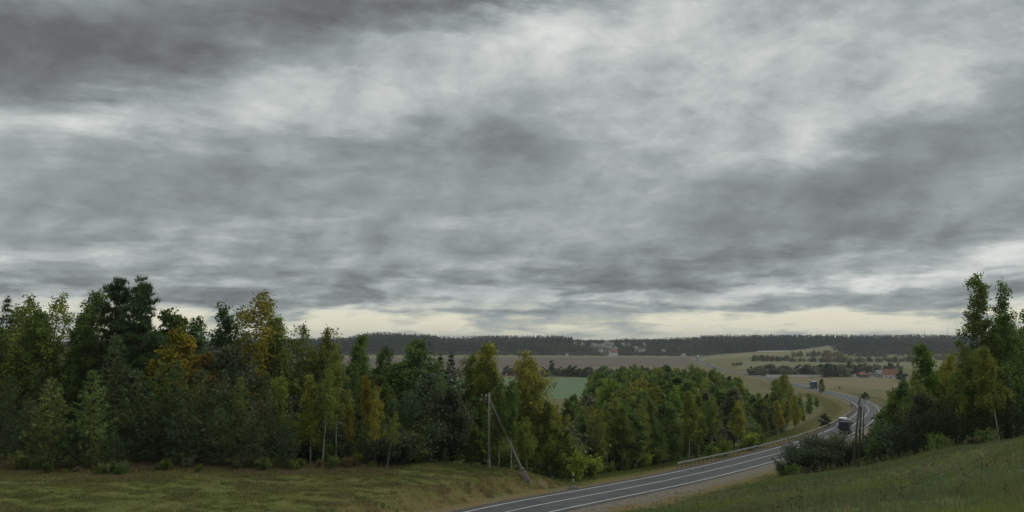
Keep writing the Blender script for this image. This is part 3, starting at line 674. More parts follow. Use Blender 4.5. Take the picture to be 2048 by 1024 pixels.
SPEC = {}
def reg(key, bark, leafm, gens):
    out = []
    for i, ((tv, tq), (lv, lf), h) in enumerate(gens):
        tm = mesh_np(key + '_trunk', tv, [tq], smooth=True); tm.materials.append(MAT[bark])
        lm = mesh_np(key + '_crown', lv, [lf]); lm.materials.append(MAT[leafm]); out.append((tm, lm, h))
    SPEC[key] = out
reg('birch', 'birch_bark', 'leaf', [birch(1), birch(2, w=0.14, base=0.25), birch(3, w=0.19, base=0.2), birch(4, w=0.15, base=0.36, n=8000), birch(5, w=0.20, stems=2, base=0.3)])
reg('thin_birch', 'birch_bark', 'leaf', [birch(11, n=4600, w=0.13, base=0.3, gap=0.25, droop=0.35), birch(12, n=4000, w=0.15, base=0.40, gap=0.3, droop=0.35), birch(13, n=5200, w=0.12, base=0.25, gap=0.2)])
reg('tall_birch', 'birch_bark', 'leaf', [birch(15, h=15.0, n=13000, w=0.15, base=0.2, gap=0.2, droop=0.6), birch(16, h=15.0, n=14000, w=0.165, base=0.18, gap=0.18, droop=0.6)])
reg('mid_birch', 'birch_bark', 'leaf', [birch(21, n=5040, ls=0.23, pw=0.45, droop=0.3), birch(22, n=5040, ls=0.23, pw=0.45, droop=0.3, w=0.15, base=0.3), birch(23, n=5600, ls=0.23, pw=0.45, droop=0.3, w=0.2, base=0.2), birch(24, n=4480, ls=0.23, pw=0.45, droop=0.3, w=0.17, base=0.36)])
reg('broad', 'bark', 'leaf', [broad(31), broad(32, w=0.55, lobes=14), broad(33, w=0.75, lobes=20, n=8500), broad(34, w=0.48, lobes=14, base=0.2)])
reg('mid_broad', 'bark', 'leaf', [broad(41, n=6500, ls=0.26, lobes=22), broad(42, n=6000, ls=0.26, w=0.5, round_=0.6, lobes=20), broad(43, n=7500, ls=0.26, w=0.75, lobes=26)])
reg('mid_thin_birch', 'birch_bark', 'leaf', [birch(26, n=3600, ls=0.2, w=0.13, base=0.3, gap=0.2, droop=0.35), birch(27, n=3200, ls=0.2, w=0.15, base=0.35, gap=0.25, droop=0.35)])
reg('young_pine', 'pine_bark', 'needle', [pine(51), pine(52, w=0.29), pine(53, w=0.22, h=9.0), pine(54, w=0.31, h=7.0)])
reg('old_pine', 'pine_bark', 'needle', [old_pine(61), old_pine(62, h=16.0)])
reg('spruce', 'bark', 'needle', [spruce(71), spruce(72, w=0.22)])
reg('shrub', 'bark', 'leaf', [shrub(81), shrub(82, w=1.0, stems=7), shrub(83, h=4.0, n=4500, ls=0.2)])
reg('big_shrub', 'bark', 'leaf', [shrub(84, h=5.0, n=11000, ls=0.15, w=1.05, stems=14), shrub(85, h=4.5, n=9500, ls=0.15, w=1.15, stems=13)])
reg('far_bush', 'bark', 'leaf', [broad(91, h=6.0, n=900, ls=0.6, w=1.1, base=0.05, lobes=9), broad(92, h=6.0, n=900, ls=0.6, w=0.85, base=0.05, lobes=9), broad(93, h=6.0, n=1100, ls=0.6, w=1.4, base=0.04, lobes=12)])
reg('far_tree', 'bark', 'leaf', [broad(95, h=12.0, n=900, ls=0.8, w=0.5, base=0.1, lobes=12), broad(96, h=12.0, n=900, ls=0.8, w=0.42, base=0.12, lobes=11, round_=0.5)])
# leaf colours (base colour of the leaves themselves; it is early autumn)
COL = dict(deep=(0.119, 0.182, 0.051), green=(0.150, 0.215, 0.048), fresh=(0.209, 0.279, 0.053), olive=(0.212, 0.244, 0.051), yellowing=(0.310, 0.301, 0.051), gold=(0.265, 0.235, 0.036),
           orange=(0.220, 0.175, 0.045), rusty=(0.198, 0.138, 0.050), pine=(0.112, 0.168, 0.068), pine_light=(0.171, 0.242, 0.070), pine_dark=(0.068, 0.106, 0.046), spruce=(0.045, 0.073, 0.036),
           grey=(0.171, 0.193, 0.105), greyer=(0.221, 0.231, 0.144), brown=(0.228, 0.188, 0.092), bright=(0.297, 0.370, 0.058), dark=(0.066, 0.086, 0.042), slate=(0.106, 0.134, 0.077))
NAMES = dict(mid_thin_birch='birch_tree', tall_birch='birch_tree', birch='birch_tree', thin_birch='birch_tree', mid_birch='birch_tree', broad='broadleaf_tree', mid_broad='broadleaf_tree', young_pine='pine_tree', old_pine='pine_tree', spruce='spruce_tree', shrub='shrub', big_shrub='bush', far_bush='bush', far_tree='broadleaf_tree')
KIND = dict(mid_thin_birch='slim birch', tall_birch='birch', birch='birch', thin_birch='birch', mid_birch='birch', broad='broadleaf tree', mid_broad='broadleaf tree', young_pine='young pine', old_pine='pine', spruce='spruce', shrub='shrub', big_shrub='bush', far_bush='bush', far_tree='tree')
WORDS = dict(deep='deep green', green='mid green', fresh='light green', olive='olive green', yellowing='yellowing', gold='golden yellow', orange='orange', rusty='rust coloured', pine='blue-green', pine_light='light green', pine_dark='dark green', spruce='blackish',
             grey='grey-green', greyer='pale grey', brown='brownish', bright='bright green', dark='dark', slate='dark grey')
TREES = []
def plant(key, X, Y, height, col, label=None, region='', wide=1.0, var=None, rz=None, lean=(0, 0), group=None, sink=0.05, z=None, mesh_w=None):
    v = SPEC[key][rng.integers(0, len(SPEC[key])) if var is None else var]; tm, lm, h = v; s = height / h
    zb = gz(X, Y) if z is None else z
    root = empty(NAMES[key], (X, Y, zb - sink), rng.uniform(0, 6.28) if rz is None else rz, (s * wide, s * wide, s))
    root.rotation_euler[0], root.rotation_euler[1] = lean
    link('trunk', tm, None, root); c = link('crown', lm, None, root)
    base = np.array(COL[col]) * rng.uniform(0.86, 1.16) * np.array([rng.uniform(0.92, 1.1), 1.0, rng.uniform(0.9, 1.1)])
    c.color = (*[float(q) for q in base], 1.0)
    top = to_px(X, Y, zb + height)
    TREES.append(dict(o=root, key=key, col=col, label=label, region=region, px=top[0], py=top[1], h=height, Y=Y, group=group))
    return root
def plant_px(key, px, py_top, D, col, label=None, region='', minh=1.0, **k):
    x, y, z = at_d(px, py_top, D); zb = gz(x, y); return plant(key, x, y, max(minh, z - zb), col, label, region, z=zb, **k)

# ------------------------------------------------------------------ left wood: the trees one can tell apart
LW = 'left wood'
for key, px, py, D, col, lab, kw in [
    ('old_pine', 238, 563, 96, 'pine_dark', 'tall dark pine, left of the two highest in the left wood', dict(var=0, wide=0.85)),
    ('old_pine', 290, 569, 95, 'pine_dark', 'tall dark round-topped pine, right of the two highest in the left wood', dict(var=1, wide=0.95)),
    ('spruce', 14, 594, 108, 'spruce', 'pointed dark spruce top at the left edge of the picture', {}),
    ('birch', 48, 588, 100, 'green', 'green birch rising between the edge spruce and the twin-topped birch', {}),
    ('birch', 102, 583, 98, 'olive', 'tall olive birch with feathery top near the left edge', dict(var=4)),
    ('birch', 78, 618, 96, 'green', 'shorter green birch under the feathery olive birch', {}),
    ('birch', 182, 577, 99, 'deep', 'slender dark-topped birch just left of the tall pines', dict(var=1)),
    ('birch', 158, 622, 96, 'green', 'rounded green birch below the slender birch left of the pines', {}),
    ('broad', 346, 612, 102, 'green', 'green leafy tree peeping out right of the tall pines', dict(var=3)),
    ('birch', 386, 630, 104, 'deep', 'small dark birch top beside the golden maple', {}),
    ('broad', 362, 652, 92, 'gold', 'golden yellow maple crown right of the tall pines', dict(var=3, wide=1.0)),
    ('broad', 416, 697, 92, 'orange', 'orange autumn crown right of the golden maple', dict(var=1, wide=0.75)),
    ('birch', 452, 608, 101, 'deep', 'tall green birch right of the golden maple', dict(var=0)),
    ('thin_birch', 487, 612, 103, 'olive', 'wispy olive birch left of the tallest pale birch', dict(var=0)),
    ('thin_birch', 513, 579, 99, 'yellowing', 'tallest pale yellowing birch with sparse leaves in the left wood', dict(var=2, wide=1.25)),
    ('thin_birch', 534, 592, 102, 'yellowing', 'thin pale birch leaning against the tallest pale birch', dict(var=0)),
    ('birch', 558, 628, 101, 'olive', 'olive birch right of the tallest pale birch', dict(var=1)),
    ('thin_birch', 605, 648, 103, 'olive', 'airy birch with open crown right of the tallest pale birch', dict(var=1)),
    ('thin_birch', 658, 654, 104, 'olive', 'airy bare-stemmed birch against the far hill', dict(var=1)),
    ('birch', 640, 668, 104, 'olive', 'bushy olive birch between the two airy birches', {}),
    ('birch', 715, 664, 108, 'green', 'narrow birch with a lone spiky top against the far hill', dict(var=1)),
    ('birch', 765, 690, 112, 'deep', 'dense dark green birch left of the rounded green tree', dict(var=2)),
    ('broad', 836, 671, 112, 'deep', 'large rounded deep green tree standing against the far hill', dict(var=0)),
    ('broad', 800, 720, 108, 'deep', 'dark leafy tree at the left foot of the rounded green tree', dict(var=2)),
    ('spruce', 882, 712, 116, 'spruce', 'blackish spruce right of the rounded green tree', dict(var=1)),
    ('spruce', 902, 706, 118, 'spruce', 'thin pointed blackish spruce against the brown field', dict(var=0)),
    ('broad', 858, 742, 98, 'slate', 'big dark alder at the wood corner left of the utility pole', dict(var=2, wide=1.0)),
    ('broad', 905, 770, 99, 'slate', 'dark alder beside the utility pole', dict(var=0)),
    ('birch', 966, 681, 112, 'yellowing', 'tall yellowing birch rising behind the utility pole', dict(var=1, wide=1.05)),
    ('birch', 943, 706, 114, 'olive', 'olive birch left of the yellowing birch behind the pole', dict(var=3)),
    ('birch', 985, 722, 110, 'olive', 'olive birch right of the yellowing birch behind the pole', dict(var=0)),
    ('birch', 1046, 698, 114, 'yellowing', 'yellow-topped birch with several white stems above the pole strut', dict(var=4, wide=1.2)),
    ('birch', 1062, 716, 116, 'olive', 'olive birch behind the white-stemmed birch', dict(var=3)),
    ('birch', 625, 745, 89, 'yellowing', 'small yellowing birch left of the leaning white stem', dict(var=1)),
    ('thin_birch', 648, 735, 88, 'olive', 'birch with a leaning bare white stem at the wood edge', dict(var=1, lean=(0.0, 0.07), rz=0.4)),
    ('birch', 676, 700, 90, 'olive', 'slim birch with long pale trunk right of the leaning stem', dict(var=3, wide=0.8)),
    ('birch', 736, 748, 93, 'gold', 'golden birch standing at the wood edge', dict(var=1, wide=0.75)),
    ('thin_birch', 752, 770, 90, 'yellowing', 'small yellowing birch leaning out beside the golden birch', dict(var=0)),
    ('thin_birch', 775, 820, 88, 'olive', 'curved thin birch sapling at the corner of the left wood', dict(var=1, lean=(0.0, 0.16), rz=0.0)),
    ('birch', 700, 800, 92, 'yellowing', 'low yellowing birch between the pale stems', dict(var=0, wide=0.7)),
    ('thin_birch', 522, 800, 86, 'rusty', 'small rust coloured birch among the dark pines', dict(var=1, wide=0.5)),
    ('birch', 562, 750, 90, 'olive', 'olive birch behind the front pines of the left wood', {}),
    ('young_pine', 20, 752, 87, 'pine', 'blue-green young pine at the left edge of the wood', {}),
    ('young_pine', 105, 757, 83, 'pine_light', 'light green young pine nearest the grass at far left', dict(var=1, wide=1.1)),
    ('young_pine', 188, 744, 83, 'pine_light', 'light green young pine, second from the left in the front row', dict(var=0, wide=1.1)),
    ('young_pine', 62, 800, 84, 'pine', 'small blue-green pine between two front-row pines at far left', dict(var=3)),
    ('young_pine', 236, 672, 90, 'pine', 'pointed young pine right below the tall dark pines', dict(var=2)),
    ('young_pine', 278, 740, 87, 'pine', 'blue-green pine standing below the round-topped pine', {}),
    ('young_pine', 322, 728, 89, 'pine_light', 'light pine top left of the golden maple', dict(var=0)),
    ('young_pine', 356, 722, 88, 'pine', 'blue-green pine in front of the golden maple', dict(var=2)),
    ('young_pine', 402, 738, 87, 'pine', 'blue-green pine in front of the orange crown', dict(var=1)),
    ('young_pine', 446, 742, 88, 'pine', 'blue-green pine below the tall green birch', dict(var=0)),
    ('young_pine', 480, 755, 88, 'pine_light', 'light green pine below the tallest pale birch', dict(var=2)),
    ('young_pine', 372, 800, 85, 'pine', 'low broad pine at the grass edge below the golden maple', dict(var=3, wide=1.2)),
    ('young_pine', 310, 805, 86, 'pine_dark', 'low dark pine at the grass edge below the tall pines', dict(var=3, wide=1.2)),
    ('young_pine', 440, 815, 85, 'pine', 'low pine at the grass edge below the orange crown', dict(var=1, wide=1.2)),
    ('young_pine', 535, 765, 87, 'pine', 'grey-green pine left of the small yellowing birch', dict(var=0)),
    ('young_pine', 505, 820, 85, 'pine', 'low bluish pine beside the small rusty birch', dict(var=3, wide=1.15)),
    ('young_pine', 575, 830, 86, 'pine', 'low bluish pine left of the leaning white stem', dict(var=1, wide=1.1)),
    ('young_pine', 148, 850, 82, 'pine_dark', 'dark low pine bough cluster at the grass edge far left', dict(var=3, wide=1.4)),
    ('young_pine', 228, 865, 82, 'pine_dark', 'dark low pine where the front row meets the grass', dict(var=3, wide=1.3)),
    ('young_pine', 730, 850, 90, 'pine', 'small bluish pine under the golden birches', dict(var=3, wide=1.1)),
    ('young_pine', 795, 865, 91, 'pine_dark', 'dark small pine left of the big alder', dict(var=1, wide=1.1)),
    ('shrub', 714, 905, 88, 'fresh', 'tiny light green sapling at the edge of the left wood', dict(wide=0.5)),
    ('shrub', 820, 890, 93, 'deep', 'dark undergrowth shrub at the foot of the big alder', {}),
    ('shrub', 935, 888, 100, 'olive', 'olive shrub left of the utility pole foot', {}),
    ('shrub', 1012, 892, 98, 'olive', 'olive shrub between the pole and its strut', {}),
    ('broad', 1005, 790, 104, 'green', 'green leafy tree behind the top of the pole strut', dict(var=1)),
    ('broad', 945, 790, 107, 'deep', 'deep green tree directly behind the utility pole', dict(var=3)),
    ('birch', 1070, 770, 112, 'olive', 'olive thin-leaved birch right of the pole strut', dict(var=0)),
    ('birch', 1100, 800, 112, 'olive', 'low olive birch above the delineator post', dict(var=2)),
    ('shrub', 1158, 905, 107, 'bright', 'bright green sapling beside the black and white delineator post', dict(var=1, wide=0.8)),
    ('shrub', 1182, 918, 110, 'fresh', 'light green shrub right of the bright sapling', {}),
]: plant_px(key, px, py, D, col, lab, LW, **kw)
def dist_ok(pts, x, y, m): return all((x - a) ** 2 + (y - b) ** 2 > m * m for a, b in pts)
def fill(n, region, xr, dr, env, mix, margin=(8, 60), gap=2.0, minh=2.5, maxh=16.0, side=None, road_gap=9.0, avoid=None):
    """random trees whose tops stay below the skyline env (pixel x -> pixel y)"""
    pts = []; tries = 0; made = 0
    while made < n and tries < n * 30:
        tries += 1; px = rng.uniform(*xr); D = math.exp(rng.uniform(math.log(dr[0]), math.log(dr[1])))
        ey = np.interp(px, [e[0] for e in env], [e[1] for e in env]) + rng.uniform(*margin)
        x, y, zt = at_d(px, ey, D); d, _, _ = road_dist([x], [y]); d = d[0]
        if abs(d) < road_gap or (side == 'L' and d > 0) or (side == 'R' and d < 0): continue
        if avoid and avoid(px, x, y): continue
        if not dist_ok(pts, x, y, gap): continue
        zb = gz(x, y); h = min(zt - zb, maxh * rng.uniform(0.85, 1.05))
        if h < minh: continue
        key, cols = mix[rng.choice(len(mix), p=np.array([m[2] for m in mix]) / sum(m[2] for m in mix))][:2]
        plant(key, x, y, h, cols[rng.integers(0, len(cols))], None, region, z=zb, wide=rng.uniform(0.9, 1.2)); pts.append((x, y)); made += 1
ENV_L = [(-60, 640), (0, 625), (60, 620), (120, 610), (140, 655), (190, 605), (240, 600), (300, 600), (330, 650), (385, 665), (408, 720), (440, 650), (500, 625), (560, 655), (610, 680), (660, 690), (730, 705), (780, 705), (840, 700), (880, 740), (922, 785), (950, 740), (1000, 740), (1060, 740), (1075, 800), (1100, 815)]
fill(80, LW, (-90, 1060), (93, 118), ENV_L, [('birch', ['green', 'deep', 'olive'], 4), ('young_pine', ['pine', 'pine_dark'], 2), ('broad', ['deep', 'green', 'slate'], 3), ('spruce', ['spruce'], 0.5)], (10, 130), 2.2)

fill(30, LW, (580, 850), (90, 97), [(580, 820), (860, 850)], [('young_pine', ['pine', 'pine_dark'], 2), ('shrub', ['deep', 'slate'], 4), ('birch', ['olive', 'green'], 1)], (0, 70), 1.1, 1.2, 6)
fill(34, LW, (-60, 920), (92, 100), [(-60, 820), (600, 830), (800, 850), (1060, 870)], [('young_pine', ['pine', 'pine_dark'], 2), ('shrub', ['deep', 'slate'], 4), ('broad', ['deep', 'slate'], 2)], (0, 60), 1.8, 1.2, 6)
# ------------------------------------------------------------------ the wood in the hollow left of the road
MW = 'roadside wood'
ENV_M = [(1060, 800), (1095, 800), (1120, 795), (1170, 770), (1182, 748), (1240, 738), (1300, 732), (1350, 734), (1395, 733), (1420, 742), (1450, 750), (1482, 760), (1500, 782), (1540, 785), (1550, 752), (1572, 750), (1585, 775), (1612, 788), (1640, 800), (1662, 835), (1690, 870)]
for key, px, py, D, col, lab, kw in [
    ('birch', 1226, 795, 122, 'olive', 'birch with a long white trunk, left of the guardrail end', dict(var=3)),
    ('birch', 1248, 812, 126, 'olive', 'birch with a thinner pale trunk right behind the long-trunked birch', dict(var=1)),
    ('birch', 1200, 838, 120, 'fresh', 'light green low birch left of the long white trunk', dict(var=2)),
    ('birch', 1376, 780, 131, 'olive', 'birch with straight white trunk above the guardrail end', dict(var=3)),
    ('birch', 1395, 785, 136, 'green', 'green birch right beside the straight white trunk', dict(var=1)),
    ('birch', 1474, 800, 148, 'yellowing', 'yellowing birch with pale trunk in the middle of the roadside wood', dict(var=3)),
    ('birch', 1300, 795, 132, 'deep', 'dark birch between the two white-trunked birches', dict(var=0)),
    ('broad', 1330, 800, 140, 'deep', 'rounded deep green tree left of the straight white trunk', dict(var=0)),
    ('birch', 1565, 745, 240, 'olive', 'tall olive birch standing clear above the end of the roadside wood', dict(var=2)),
    ('birch', 1420, 800, 145, 'green', 'green birch left of the yellowing pale-trunked birch', {}),
    ('birch', 1555, 800, 190, 'yellowing', 'yellowing birch below the tall olive birch', dict(var=1)),
    ('birch', 1590, 790, 205, 'yellowing', 'pair-leading yellow-green birch near the curve end of the roadside wood', dict(var=0)),
    ('birch', 1575, 800, 200, 'olive', 'olive birch between two yellow-green ones near the curve', dict(var=3)),
    ('shrub', 1450, 878, 147, 'bright', 'bright green shrub just behind the guardrail', dict(wide=0.9)),
    ('shrub', 1500, 866, 160, 'bright', 'yellow-green shrub just behind the guardrail, right of the bright one', dict(wide=0.9)),
    ('shrub', 1420, 890, 143, 'fresh', 'light green shrub near the guardrail end', dict(wide=0.9)),
    ('shrub', 1512, 856, 167, 'green', 'rounded green shrub behind the yellow-green guardrail shrub', {}),
    ('broad', 1650, 826, 226, 'dark', 'dark rounded bush at the inside of the curve', dict(var=1, wide=1.6)),
    ('mid_broad', 1643, 756, 430, 'olive', 'lone olive tree beyond the road curve beside the blue lorry', dict(var=1)),
    ('shrub', 1310, 896, 130, 'green', 'small green shrub below the dark birch', {}),
    ('shrub', 1285, 900, 127, 'fresh', 'light green shrub at the verge left of the guardrail', {}),
    ('shrub', 1250, 912, 122, 'olive', 'olive shrub at the verge under the white trunks', {}),
    ('shrub', 1215, 922, 117, 'olive', 'olive shrub at the verge right of the bright sapling', {}),
]: plant_px(key, px, py, D, col, lab, MW, **kw)
no_field = lambda px, x, y: (1058 < px < 1172 and y > 210) or (1655 < px < 1700 and y > 215)
fill(64, MW, (1075, 1660), (112, 155), ENV_M, [('birch', ['olive', 'green', 'fresh', 'deep'], 4), ('thin_birch', ['olive', 'fresh', 'yellowing'], 4), ('broad', ['deep', 'green', 'grey'], 2)], (40, 120), 2.4, 2.5, 13, 'L', 11.5, no_field)
fill(130, MW, (1065, 1680), (155, 270), ENV_M, [('mid_birch', ['olive', 'green', 'fresh', 'deep', 'yellowing'], 4), ('mid_thin_birch', ['olive', 'yellowing', 'fresh'], 3), ('mid_broad', ['deep', 'green', 'grey'], 3)], (5, 55), 2.8, 2.5, 17, 'L', 11.5, no_field)
fill(100, MW, (1085, 1650), (270, 470), ENV_M, [('mid_birch', ['olive', 'green', 'fresh'], 5), ('mid_thin_birch', ['olive', 'green'], 2), ('mid_broad', ['deep', 'green', 'olive'], 3)], (-6, 14), 4.0, 2.5, 20, 'L', 12.0, no_field)
ENV_S = [(1060, 812), (1110, 800), (1150, 790), (1200, 800), (1300, 830)]
fill(44, 'hollow', (1060, 1260), (118, 215), ENV_S, [('mid_broad', ['grey', 'greyer', 'slate', 'green'], 4), ('shrub', ['grey', 'olive'], 2)], (0, 60), 3.0, 1.8, 7, 'L', 10.0)

# ------------------------------------------------------------------ right wood on the slope
RW = 'right wood'
for key, px, py, D, col, lab, kw in [
    ('tall_birch', 1952, 546, 80, 'green', 'tall birch with feathery top, left of the two highest at right', dict(var=0, wide=1.0, lean=(0, 0.03), rz=1.0)),
    ('tall_birch', 2010, 552, 79, 'deep', 'tall dark birch, right of the two highest at right', dict(var=1, wide=0.9)),
    ('birch', 2056, 610, 82, 'deep', 'birch cut by the right edge of the picture', dict(var=2)),
    ('birch', 1990, 690, 76, 'olive', 'thin leaning birch between the two tall right-hand birches', dict(var=3, lean=(0.0, -0.1), rz=0)),
    ('birch', 1850, 682, 92, 'green', 'birch with pale trunk standing left of the tall right-hand birches', dict(var=1, wide=1.1)),
    ('birch', 1925, 690, 86, 'olive', 'olive birch at the left foot of the tall right-hand birches', dict(var=2)),
    ('birch', 1900, 705, 94, 'yellowing', 'yellow-green birch between the pale trunk and the tall birches', dict(var=0)),
    ('birch', 1955, 720, 80, 'yellowing', 'low yellowing boughs at the foot of the tall right-hand birch', dict(var=2, wide=1.1)),
    ('spruce', 1752, 838, 96, 'pine_light', 'small layered spruce just right of the leaning wooden pole', dict(var=1, wide=1.5)),
    ('young_pine', 1800, 815, 93, 'pine_dark', 'dark pine right of the small layered spruce', dict(var=3, wide=1.2)),
    ('young_pine', 1845, 800, 88, 'pine_dark', 'dark pine at the foot of the pale-trunked birch', dict(var=1, wide=1.2)),
    ('young_pine', 1895, 795, 82, 'pine_dark', 'dark pine below the yellow-green birch on the slope', dict(var=3, wide=1.2)),
    ('young_pine', 1945, 790, 79, 'pine_dark', 'dark pine under the left tall birch on the slope', dict(var=0, wide=1.3)),
    ('young_pine', 2000, 790, 77, 'pine_dark', 'dark pine under the right tall birch on the slope', dict(var=1, wide=1.3)),
    ('young_pine', 2052, 780, 76, 'pine_dark', 'dark pine at the right edge on the slope', dict(var=3, wide=1.3)),
    ('birch', 1828, 742, 112, 'green', 'green birch behind the small layered spruce', {}),
    ('birch', 1803, 765, 128, 'olive', 'olive birch above the outer edge of the road curve', {}),
    ('thin_birch', 1780, 788, 150, 'olive', 'low olive tree touching the outer edge of the curve', {}),
    ('shrub', 1790, 850, 110, 'olive', 'olive shrub between the layered spruce and the dark pines', dict(wide=1.1)),
    ('shrub', 1880, 870, 76, 'green', 'green shrub on the crest below the dark pines', {}),
    ('shrub', 1975, 858, 73, 'deep', 'dark shrub on the crest under the tall birches', {}),
    ('big_shrub', 1642, 868, 101, 'slate', 'large dark grey bush in front of the road', dict(var=0, wide=1.15)),
    ('big_shrub', 1605, 884, 100, 'slate', 'left shoulder of dark bush reaching over the road', dict(var=1, wide=1.15)),
    ('big_shrub', 1682, 882, 102, 'slate', 'dark bush at the foot of the leaning wooden pole', dict(var=1, wide=1.15)),
    ('shrub', 1587, 930, 97, 'green', 'small mid green shrub in front of the large dark bush', dict(wide=1.0)),
    ('shrub', 1570, 918, 102, 'slate', 'low dark twigs left of the large dark bush', dict(wide=0.8)),
    ('shrub', 1735, 880, 100, 'grey', 'grey-green shrub right of the leaning wooden pole', {}),
    ('far_bush', 1730, 784, 378, 'dark', 'single round dark bush beyond the outer curve', dict(wide=1.0)),
]: plant_px(key, px, py, D, col, lab, RW, **kw)
ENV_R = [(1745, 850), (1765, 800), (1800, 770), (1825, 745), (1850, 700), (1880, 730), (1910, 700), (1940, 610), (1980, 640), (2010, 600), (2060, 600), (2150, 600)]
fill(30, RW, (1815, 2120), (82, 112), ENV_R, [('birch', ['green', 'deep', 'olive'], 4), ('young_pine', ['pine_dark', 'pine'], 2), ('broad', ['deep', 'slate'], 1.5)], (20, 140), 2.4, 2.5, 15, 'R', 9.0)
fill(34, RW, (1795, 1980), (112, 330), [(1760, 790), (1790, 760), (1850, 735), (2000, 700)], [('mid_birch', ['olive', 'green', 'fresh'], 4), ('mid_broad', ['deep', 'green'], 3)], (0, 60), 3.5, 2.5, 13, 'R', 10.0)

fill(30, RW, (1765, 2080), (84, 104), [(1765, 850), (1800, 810), (1860, 790), (2080, 770)], [('young_pine', ['pine_dark', 'pine'], 3), ('shrub', ['deep', 'slate'], 2), ('broad', ['deep', 'slate', 'green'], 2)], (0, 50), 1.6, 1.5, 9, 'R', 9.0)
fill(14, RW, (1772, 1850), (118, 200), [(1772, 800), (1800, 775), (1850, 760)], [('mid_birch', ['olive', 'green', 'fresh'], 3), ('mid_broad', ['deep', 'green'], 2)], (0, 40), 2.5, 2.0, 12, 'R', 8.5)
for i in range(30):                                        # ragged front of the left wood
    px = rng.uniform(-20, 820)
    e = np.interp(px, [0, 200, 400, 600, 800], [83, 81, 84, 86.5, 89.5]) - rng.uniform(0.2, 2.2); X_ = (px - 1024) / F_PX * e
    plant('shrub', X_, e, rng.uniform(0.5, 1.5), ['olive', 'deep', 'brown', 'green', 'grey'][i % 5], None, 'left edge', wide=rng.uniform(0.6, 1.0))
# ------------------------------------------------------------------ bushes and lone trees down in the valley
VB = 'valley'
def row(n, x0, x1, top, base, spread, key, cols, region, wide=(0.9, 1.3), hvar=0.3):
    for i in range(n):
        px = x0 + (x1 - x0) * (i + rng.uniform(0.1, 0.9)) / n; pb = base + rng.uniform(-spread, spread)
        X, Y, _ = at_h(px, pb, CAMZ); t = top + rng.uniform(-0.5, 1.0) * (base - top) * hvar
        zb = gz(X, Y); h = (pb - t) / F_PX * Y
        plant(key, X, Y, max(h, 1.5), cols[rng.integers(0, len(cols))], None, region, z=zb, wide=rng.uniform(*wide))
g3 = ['grey', 'greyer', 'slate', 'brown']
row(26, 1500, 1702, 731, 752, 1.5, 'far_bush', ['grey', 'slate', 'greyer', 'dark'], 'hedge behind the white fence')
row(7, 1640, 1690, 726, 753, 1.5, 'far_bush', ['slate', 'grey'], 'hedge behind the white fence', (1.0, 1.3))
row(12, 1690, 1800, 728, 745, 2.0, 'far_bush', ['grey', 'slate', 'greyer'], 'farmstead')
row(14, 1505, 1575, 711, 722, 1.0, 'far_bush', g3, 'bushes below the bridge')
row(22, 1650, 1830, 713, 724, 2.0, 'far_bush', g3, 'bush belt beyond the farm')
row(12, 1580, 1690, 702, 714, 2.0, 'far_bush', ['olive', 'brown', 'grey'], 'bank beside the far bridge')
row(12, 1575, 1665, 715, 723, 1.5, 'far_bush', g3, 'bush belt beyond the farm')
row(10, 1830, 1920, 712, 722, 2.0, 'far_bush', g3, 'bush belt beyond the farm')
row(8, 1420, 1480, 709, 715, 1.5, 'far_bush', ['grey', 'olive', 'brown'], 'bank beside the far bridge')
row(5, 1465, 1482, 724, 731, 1.0, 'far_bush', ['grey'], 'pasture', (0.8, 1.1))
row(13, 1082, 1178, 735, 752, 1.5, 'far_bush', ['slate', 'grey', 'deep'], 'bushes above the green field')
row(14, 1130, 1300, 734, 753, 2.0, 'far_bush', ['deep', 'green', 'slate'], 'bushes above the green field', (1.0, 1.4))
row(10, 880, 1080, 733, 752, 2.0, 'far_bush', ['slate', 'grey'], 'bushes above the green field')
plant_px('far_tree', 1103, 718, 720, 'slate', 'lone dark tree standing on the brown field above the bushes', VB, wide=1.2)
plant_px('far_tree', 990, 724, 700, 'deep', 'dark field tree between the two yellowing birches', VB, wide=1.2)
plant_px('far_bush', 1802, 740, 640, 'dark', 'dark bush right of the red-roofed farmhouse', VB, wide=1.2)
plant_px('far_tree', 1698, 720, 730, 'slate', 'tall tree rising at the right end of the hedge', VB, wide=1.0)

# ------------------------------------------------------------------ far hills: village and forest
def hit(px, py, d0=60.0, d1=2600.0):
    D = np.exp(np.linspace(math.log(d0), math.log(d1), 1500)); x, y, z = ray(px, py)
    g = ground(D * x / y, D); k = np.argmax(CAMZ + D * z / y <= g); d = D[k]; return d * x / y, d, float(g[k])
ROOFS = dict(red=noisy('red_roof', (0.16, 0.06, 0.05), (0.23, 0.095, 0.075), 1.5, 0.8), orange=noisy('orange_roof', (0.20, 0.09, 0.055), (0.27, 0.125, 0.08), 1.5, 0.8),
             grey=noisy('slate_roof', (0.16, 0.16, 0.155), (0.27, 0.265, 0.255), 1.0, 0.85), brown=noisy('brown_roof', (0.09, 0.065, 0.05), (0.15, 0.11, 0.085), 1.0, 0.85))
WALLS = dict(white=noisy('white_render', (0.58, 0.57, 0.54), (0.74, 0.73, 0.70), 0.8, 0.85), cream=noisy('cream_render', (0.46, 0.42, 0.33), (0.6, 0.55, 0.45), 0.8, 0.85),
             grey=noisy('grey_brick', (0.30, 0.29, 0.28), (0.42, 0.41, 0.39), 0.8, 0.85), wood=noisy('weathered_boards', (0.13, 0.11, 0.09), (0.22, 0.19, 0.16), 2.0, 0.9, stretch=(4, 4, 0.4)))
